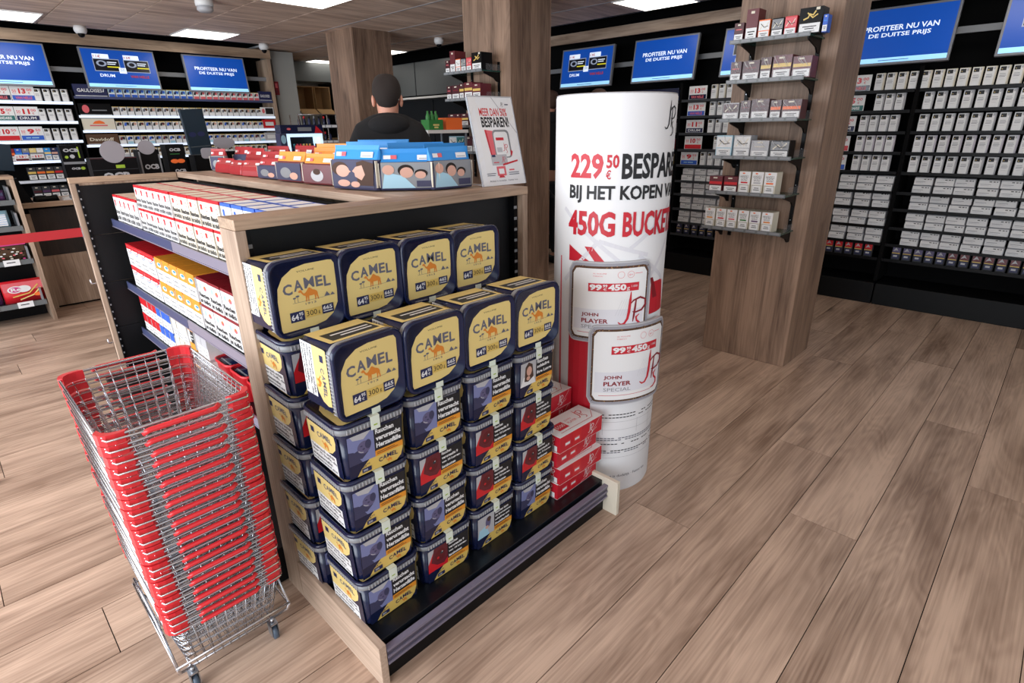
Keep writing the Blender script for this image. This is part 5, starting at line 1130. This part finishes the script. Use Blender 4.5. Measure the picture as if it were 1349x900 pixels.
# grey metal wall unit on the right wall beyond the black rack
t = thing('grey_wall_unit', 'grey metal wall cabinets with white-edged empty shelves behind the man', 'shelf unit', (6.06, 6.4, 0)); X0, Y0 = 6.06, 6.4
for ya, yb in ((6.4, 8.08), (8.10, 9.7)):
    rack_part('cabinet_door', 6.06, 6.08, ya, yb-.005, 2.14, 2.63, 'steelgrey', bev=.004)
    rack_part('back_panel', 6.40, 6.42, ya, yb-.005, .1, 2.135, 'darkgrey')
for z in (2.11, 1.70, 1.3): 
    rack_part('shelf', 6.0, 6.395, 6.4, 9.69, z-.02, z, 'greymetal'); rack_part('shelf_edge', 5.99, 5.999, 6.4, 9.69, z-.025, z+.005, 'white')
rack_part('plinth', 6.1, 6.395, 6.4, 9.69, 0, .1, 'darkgrey')
for i in range(3):
    b = MB().box(0, .3, 0, .5, 0, .09, 'white'); o = b.build('flat_box'); o.location = (6.02, 7.5+.55*i, 1.301); tag(o, 'white flat box on the lowest grey shelf, %s from the middle pillar' % ORD[i], 'box')
# small white table with drinks behind the poster
t = thing('side_table', 'small white-topped table with green carton, left of the middle pillar shelves', 'table', (2.86, 3.7, 0)); MB().box(0, .42, 0, .35, 1.58, 1.605, 'white').build('table_top', t)
for x in (.01, .40):
    for y in (.01, .33): MB().box(x, x+.012, y, y+.012, 0, 1.579, 'silver').build('leg', t)
MB().box(.0, .42, 0, .35, 1.28, 1.295, 'white').build('lower_shelf', t)
t = thing('bottle_carton', 'green carton with bottles standing on the white-topped table', 'carton', (2.90, 3.73, 1.606))
b = MB().box(0, .14, 0, .1, 0, .075, 'green'); prt(b, [('r', .04, .03, .06, .012, 'yellow'), ('r', .05, .012, .04, .012, 'yellow')], plane((0, -.0005, 0), (1, 0, 0), (0, 0, 1)), .0003); b.build('carton', t)
for i in range(3): MB().lathe([(.018, .02), (.018, .1), (.008, .125), (.008, .14)], 'green', 10, c=(.03+.04*i, .05)).build('bottle', t)
t = thing('orange_box', 'orange box on the white-topped table beside the green carton', 'box', (3.08, 3.74, 1.606)); MB().box(0, .17, 0, .1, 0, .09, 'orange').build('box', t)
t = thing('storage_box', 'pale box on the lower shelf of the white-topped table', 'box', (2.95, 3.75, 1.296)); MB().box(0, .25, 0, .2, 0, .12, 'lightgrey').build('box', t)

# ---------------------------------------------------------------- poster and bags on the counter
t = thing('poster_stand', 'tilted white poster in a clear stand reading MEER DAN 50% BESPAREN', 'poster', (1.672, 1.80, ZT+.001), rot=(math.radians(-15), 0, -.06))
PW_, PH_ = .245, .37
MB().box(0, PW_, 0, .004, 0, PH_, 'paper').build('board', t)
b = MB(); b.box(-.004, PW_+.004, -.002, .006, PH_, PH_+.005, 'lightgrey'); b.box(-.004, 0, -.002, .006, 0, PH_, 'clear'); b.box(PW_, PW_+.004, -.002, .006, 0, PH_, 'clear'); b.build('frame', t)
b = MB(); b.box(.02, PW_-.02, .006, .10, 0, .004, 'clear', Matrix.Rotation(math.radians(15), 4, 'X')); b.build('foot', t)
q = [('p', [(.03, .0), (.13, .2), (.03, .37)], 'white'), ('s', [(.0, .1), (.245, .3)], .01, 'white'), ('s', [(.05, .0), (.245, .18)], .006, 'white'), ('p', [(0, .28), (.05, .37), (0, .37)], 'white'), ('s', [(.13, .37), (.245, .22)], .004, 'lightgrey'),
     ('t', 'MEER DAN 50%', .05, .292, .155, .033, 'red', .02), ('t', 'BESPAREN!', .052, .245, .155, .044, 'ink', .04), ('p', [(.065, .235), (.105, .23), (.105, .13), (.075, .125)], 'pinkred'), ('p', [(.06, .235), (.07, .235), (.08, .125), (.073, .125)], 'jpred')]
def rr2(x, y, w_, h, r_): return [(a+x+w_/2, c+y+h/2) for a, c, _ in rrect(w_, h, r_, 0, 3)]
q += [('p', rr2(.10, .115, .095, .12, .018), 'greymetal'), ('p', rr2(.106, .12, .08, .106, .014), 'white'), ('r', .115, .19, .045, .012, 'jpred'), ('r', .112, .14, .03, .02, 'lightgrey')]+jps(.145, .135, .045, 'jpred')
q += [('r', .07, .085, .09, .045, 'lightgrey'), ('r', .075, .12, .02, .01, 'inkblue'), ('r', .08, .095, .03, .004, 'jpred')]+jps(.125, .09, .035, 'jpred')
q += [('p', [(.13, .09), (.22, .105), (.22, .098), (.13, .082)], 'jpred'), ('p', [(.19, .15), (.2, .14), (.19, .12), (.185, .13)], 'jpred'), ('r', .09, .04, .05, .04, 'pinkred'), ('r', .10, .048, .03, .022, 'paper'), ('p', [(.095, .032), (.13, .032), (.12, .042), (.1, .042)], 'jpred'), ('r', .03, .05, .05, .003, 'inkgrey'), ('r', .03, .042, .045, .003, 'inkgrey'), ('r', .155, .05, .06, .003, 'inkgrey'), ('r', .155, .042, .06, .003, 'inkgrey'), ('r', .16, .06, .03, .006, 'pinkred'), ('t', 'Roken is dodelijk   Fumer tue', .04, .014, .16, .009, 'inkgrey')]
q += jps(.175, .33, .022, 'ink')+[('r', .2, .338, .02, .005, 'inkgrey')]
b = MB(); prt(b, q, plane((0, -.0003, 0), (1, 0, 0), (0, 0, 1)), .00005); b.build('print', t)
def bag_pic(kind, w_, h):
    if kind == 'mother': return [('r', .04*w_, .05*h, .92*w_, .63*h, 'photodark'), ('e', .22*w_, .47*h, .19*w_, .16*h, 'hair_brown'), ('e', .28*w_, .42*h, .15*w_, .14*h, 'flesh'), ('p', [(.4*w_, .46*h), (.47*w_, .41*h), (.4*w_, .37*h)], 'flesh'), ('p', [(.6*w_, .1*h), (.95*w_, .1*h), (.97*w_, .6*h), (.75*w_, .67*h), (.6*w_, .62*h)], 'hair_brown'), ('p', [(.58*w_, .52*h), (.5*w_, .42*h), (.55*w_, .38*h), (.56*w_, .3*h), (.7*w_, .22*h), (.78*w_, .35*h), (.72*w_, .56*h)], 'flesh'), ('e', .3*w_, .14*h, .14*w_, .08*h, 'flesh'), ('e', .56*w_, .12*h, .1*w_, .07*h, 'flesh')]
    if kind == 'family': return [('r', .04*w_, .05*h, .92*w_, .63*h, 'greymetal'), ('p', [(.04*w_, .05*h), (.6*w_, .05*h), (.4*w_, .35*h), (.1*w_, .45*h)], 'paleblue'), ('e', .45*w_, .48*h, .135*w_, .145*h, 'hairdark'), ('e', .46*w_, .43*h, .11*w_, .13*h, 'flesh'), ('e', .7*w_, .41*h, .11*w_, .1*h, 'hairdark'), ('e', .69*w_, .37*h, .09*w_, .09*h, 'flesh'), ('e', .16*w_, .5*h, .1*w_, .12*h, 'flesh'), ('r', .62*w_, .08*h, .3*w_, .15*h, 'photodark')]
    if kind == 'dog': return [('r', .04*w_, .05*h, .92*w_, .6*h, 'maroon'), ('e', .5*w_, .3*h, .2*w_, .2*h, 'lightgrey'), ('e', .5*w_, .42*h, .12*w_, .1*h, 'hair_brown')]
    return [('r', .04*w_, .05*h, .92*w_, .58*h, 'photodark'), ('e', .4*w_, .3*h, .2*w_, .18*h, 'greymetal'), ('e', .7*w_, .2*h, .15*w_, .12*h, 'flesh')]
def bag(loc, rz, w_, h, d, top, low, kind, label, grp, tilt=0):
    t = thing('filled_pouch_bag', label, 'bag', loc, rz, grp, rot=(tilt, 0, rz))
    rings = []
    n_ = 5
    for j, (z, dd) in enumerate(((0, .9), (.05, 1.0), (.35, .95), (.62, .7), (.68, .55), (.9, .12), (1, .04))):
        rings.append([(x+R.uniform(-.0015, .0015), y, h*z) for x, y, _ in rrect(w_*(1 if z < .7 else .985), d*dd, min(d*dd*.45, .012), 0, 2)])
    b = MB(); b.loft(rings[:5], low, smooth=False); b.build('lower_film', t)
    b = MB(); b.loft([[(x, y, z+.0005) for x, y, z in rings[4]]]+rings[5:], top, smooth=False)
    f2 = plane((-w_/2, -d*.275-.001, .68*h), (1, 0, 0), (0, d*.24, .32*h))
    prt(b, [('r', .08*w_, .08*h, .22*w_, .1*h, 'white'), ('r', .2*w_, .08*h, .1*w_, .1*h, 'pinkred'), ('r', .64*w_, .05*h, .26*w_, .13*h, 'paper'), ('r', .67*w_, .08*h, .2*w_, .015*h, 'greymetal')], f2, .0005); b.build('header', t)
    if kind:
        b = MB(); f = plane((-w_/2, -d*.5-.0015, 0), (1, 0, 0), (0, .0 if d < .05 else .045, 1)); it = bag_pic(kind, w_, h); prt(b, it, f, .0004)
        b.box(-w_/2-.001, -w_/2+.002, -d*.45, -d*.3, .01, .66*h, 'cream'); b.box(w_/2-.002, w_/2+.001, -d*.45, -d*.3, .01, .66*h, 'cream'); b.build('print', t)
    return t
GB = 'filled pouch bags along the counter top'; z = ZT+.001
blue = [((1.31, 2.18), -1.38, .27, .175, .08, 'mother', 'blue-topped bag with photo of a mother and child'), ((1.43, 1.985), -.75, .245, .16, .09, 'family', 'blue-topped bag with a family photo, beside the mother-and-child bag'), ((1.565, 1.90), -.1, .20, .165, .07, 'family', 'blue-topped bag just left of the tilted poster'),
        ((1.47, 2.32), -1.0, .25, .185, .07, None, 'blue-topped bag behind the mother-and-child bag'), ((1.58, 2.14), -.6, .25, .18, .07, None, 'blue-topped bag behind the family photo bag'), ((1.68, 2.06), -.3, .2, .175, .06, None, 'blue-topped bag behind the poster'), ((1.62, 2.45), -.8, .25, .19, .07, None, 'rearmost blue-topped bag, behind all the other blue ones')]
for (x, y), rz, w_, h, d, k, lb in blue: bag((x, y, z), rz, w_, h, d, 'skyblue', 'photodark', k, lb, GB)
for (x, y), rz, w_, h, lb, k in (((1.325, 2.52), -1.45, .24, .135, 'orange-topped bag next to the mother-and-child bag', 'dog'), ((1.32, 2.80), -1.5, .25, .14, 'orange-topped bag, second from the blue ones', 'misc'), ((1.46, 2.68), -1.4, .25, .155, 'orange-topped bag behind the two front orange ones', None), ((1.60, 2.9), -1.3, .25, .17, 'orange-topped bag at the rear of the counter', None)):
    bag((x, y, z), rz, w_, h, .075, 'bagorange', 'maroon', k, lb, GB)
i = 0
for (x, y), rz, w_, h, tl, k in (((1.33, 3.08), -1.5, .22, .10, .25, 'misc'), ((1.34, 3.32), -1.4, .2, .085, .3, None), ((1.34, 3.55), -1.6, .2, .08, .3, None), ((1.36, 3.80), -1.5, .22, .085, .25, None), ((1.48, 3.15), -1.5, .22, .13, 0, None), ((1.50, 3.42), -1.4, .22, .125, 0, None), ((1.64, 3.3), -1.5, .22, .155, 0, None),
        ((1.52, 3.72), -1.5, .22, .14, 0, None), ((1.62, 3.62), -1.4, .22, .15, 0, None), ((1.55, 3.98), -1.4, .2, .145, 0, 'misc')):
    bag((x, y, z), rz, w_, h, .07, 'bagred', 'bagred' if not k else 'photodark', k, 'red-topped bag on the counter, %s counting away from the orange ones' % ORD[i], GB); i += 1
bag((1.42, 4.08, z), -1.2, .13, .135, .05, 'bagred', 'greymetal', 'misc', 'small single red-topped bag with clear lower half before the grey card', GB)
# ---------------------------------------------------------------- people
def skin_mesh(name, nodes, edges, m, parent, sub=2, root=0):
    me = bpy.data.meshes.new(name); me.from_pydata([n_[:3] for n_ in nodes], edges, []); me.materials.append(M[m])
    o = bpy.data.objects.new(name, me); COL.objects.link(o); o.parent = parent
    o.modifiers.new('skin', 'SKIN'); sv = me.skin_vertices
    if not sv:
        bm = bmesh.new(); bm.from_mesh(me); bm.verts.layers.skin.verify(); bm.to_mesh(me); bm.free(); sv = me.skin_vertices
    for i, n_ in enumerate(nodes):
        rr = n_[3]; sv[0].data[i].radius = rr if isinstance(rr, tuple) else (rr, rr); sv[0].data[i].use_root = (i == root)
    s_ = o.modifiers.new('smooth', 'SUBSURF'); s_.levels = sub; s_.render_levels = sub
    me.polygons.foreach_set('use_smooth', [True]*len(me.polygons))
    o.modifiers['skin'].use_smooth_shade = True
    return o
def ell(mb, c, r, m, n=20, k=14, T=None, f=None):
    rings = []
    for j in range(k+1):
        a = PI*j/k; z = -math.cos(a); s_ = math.sin(a)
        ring_ = []
        for i in range(n):
            b_ = 2*PI*i/n; p = Vector((s_*math.cos(b_), s_*math.sin(b_), z))
            if f: p = f(p)
            ring_.append((c[0]+r[0]*p.x, c[1]+r[1]*p.y, c[2]+r[2]*p.z))
        rings.append(ring_)
    mb.loft(rings, m, T)
def person(loc, rz, label, H=1.94, jacket='jacket', hair='hairdark'):
    """facing +Y locally, arms bent forward over the work in front"""
    t = thing('person', label, 'person', loc, rz); s = H/1.80
    def S(*a): return tuple(v*s for v in a)
    nd = [(0, 0, .95*s, (.15*s, .11*s)), (0, -.01*s, 1.15*s, (.135*s, .10*s)), (0, -.015*s, 1.35*s, (.15*s, .105*s)), (0, -.01*s, 1.47*s, (.07*s, .065*s)), (0, .0, 1.54*s, (.055*s, .058*s))]
    ed = [(0, 1), (1, 2), (2, 3), (3, 4)]
    # head as part of the continuous body
    nd += [(0, .01*s, 1.60*s, (.066*s, .078*s)), (0, .012*s, 1.68*s, (.076*s, .094*s)), (0, .005*s, 1.745*s, (.06*s, .075*s))]; ed += [(4, 5), (5, 6), (6, 7)]
    for sx in (-1, 1):
        b0 = len(nd)
        nd += [(sx*.175*s, -.01*s, 1.41*s, .055*s), (sx*.235*s, .0, 1.15*s, .044*s), (sx*.20*s, .2*s, 1.03*s, .034*s), (sx*.18*s, .26*s, 1.02*s, (.034*s, .022*s)), (sx*.175*s, .31*s, 1.015*s, (.036*s, .018*s))]
        ed += [(2, b0), (b0, b0+1), (b0+1, b0+2), (b0+2, b0+3), (b0+3, b0+4)]
        l0 = len(nd)
        nd += [(sx*.095*s, .0, .86*s, .085*s), (sx*.10*s, .01*s, .48*s, .056*s), (sx*.10*s, -.02*s, .09*s, .038*s), (sx*.105*s, .12*s, .04*s, (.04*s, .028*s))]
        ed += [(0, l0), (l0, l0+1), (l0+1, l0+2), (l0+2, l0+3)]
    skin_mesh('body', nd, ed, 'skin', t)
    for sx in (-1, 1):       # hands: four fingers and a thumb each
        fn = []; fe = []
        base = (sx*.175, .30, 1.015); fn.append((base[0]*s, base[1]*s, base[2]*s, .016*s))
        for k, ln in enumerate((.06, .07, .066, .052)):
            dx = (-.024+.016*k); a = len(fn)
            fn += [((base[0]+dx)*s, (base[1]+.035)*s, 1.015*s, .009*s), ((base[0]+dx*1.1)*s, (base[1]+.035+ln*.5)*s, 1.01*s, .008*s), ((base[0]+dx*1.15)*s, (base[1]+.035+ln*.9)*s, .995*s, .0065*s)]
            fe += [(0, a), (a, a+1), (a+1, a+2)]
        a = len(fn); fn += [((base[0]-sx*.035)*s, (base[1]+.0)*s, 1.012*s, .010*s), ((base[0]-sx*.052)*s, (base[1]+.03)*s, 1.005*s, .008*s)]; fe += [(0, a), (a, a+1)]
        skin_mesh('hand', fn, fe, 'skin', t, 1)
    for sx in (-1, 1): b = MB(); ell(b, (sx*.079*s, .0, 1.655*s), (.012*s, .022*s, .034*s), 'skin', 10, 8); b.build('ear', t)
    b = MB(); ell(b, (0, .105*s, 1.645*s), (.013*s, .02*s, .024*s), 'skin', 8, 8); b.build('nose', t)
    b = MB()
    for sx in (-1, 1): ell(b, (sx*.03*s, .088*s, 1.675*s), (.012*s, .008*s, .006*s), 'white', 8, 6); ell(b, (sx*.03*s, .094*s, 1.675*s), (.005*s, .004*s, .005*s), 'black', 8, 6)
    b.build('eyes', t)
    b = MB(); ell(b, (0, .09*s, 1.605*s), (.024*s, .008*s, .006*s), 'pinkred', 8, 6); b.build('mouth', t)
    b = MB()
    def hf(p):
        q = Vector(p)
        if q.z < -.1 and q.y > -.25: q = q*.78
        if q.y > .35: q.y = .35+(q.y-.35)*.5
        if q.z > 0:
            g_ = (abs(q.x)**2.6+abs(q.y)**2.6+abs(q.z)**2.6)**(1/2.6); q = q*(.97/g_)*(1+.02*math.sin(9*q.x+5)*math.cos(8*q.y))
        return q
    ell(b, (0, -.006*s, 1.70*s), (.084*s, .104*s, .100*s), hair, 24, 16, f=hf); b.build('hair', t)
    # trousers and jacket
    tn = [(0, 0, .93*s, (.17*s, .13*s))]; te = []
    for sx in (-1, 1):
        a = len(tn); tn += [(sx*.095*s, .0, .84*s, .10*s), (sx*.10*s, .01*s, .48*s, .075*s), (sx*.10*s, -.02*s, .10*s, .062*s)]; te += [(0, a), (a, a+1), (a+1, a+2)]
    skin_mesh('trousers', tn, te, 'trousers', t)
    b = MB()
    for sx in (-1, 1): b.loft([[(x+sx*.105*s, y+.06*s, zz) for x, y, _ in rrect(.095*s, .27*s, .04*s, 0)] for zz in (0, .03)]+[[(x+sx*.105*s, y+.04*s, .085*s) for x, y, _ in rrect(.08*s, .2*s, .035*s, 0)]], 'black')
    b.build('shoes', t)
    jn = [(0, -.005*s, .98*s, (.19*s, .145*s)), (0, -.02*s, 1.18*s, (.185*s, .14*s)), (0, -.03*s, 1.40*s, (.21*s, .15*s)), (0, -.03*s, 1.52*s, (.15*s, .12*s)), (0, -.015*s, 1.59*s, (.082*s, .085*s))]; je = [(0, 1), (1, 2), (2, 3), (3, 4)]
    for sx in (-1, 1):
        a = len(jn); jn += [(sx*.18*s, -.02*s, 1.47*s, .11*s), (sx*.262*s, -.01*s, 1.16*s, .072*s), (sx*.215*s, .19*s, 1.035*s, .055*s)]; je += [(2, a), (a, a+1), (a+1, a+2)]
    skin_mesh('hooded_jacket', jn, je, jacket, t)
    b = MB(); ell(b, (0, -.085*s, 1.52*s), (.125*s, .075*s, .06*s), jacket, 20, 12, T=None); b.build('hood', t)
    return t
person((2.185, 3.22, 0), -.62, 'man seen from behind in a black hooded sweater with short dark hair', 1.935)
person((5.30, 4.56, 0), -.2, 'person in dark clothes between the middle pillar and the white drum', 2.02, 'jacket', 'hair_brown')
person((5.33, 3.88, 0), -1.2, 'person whose brown hair shows above the white drum', 2.0, 'jacket', 'hair_brown')
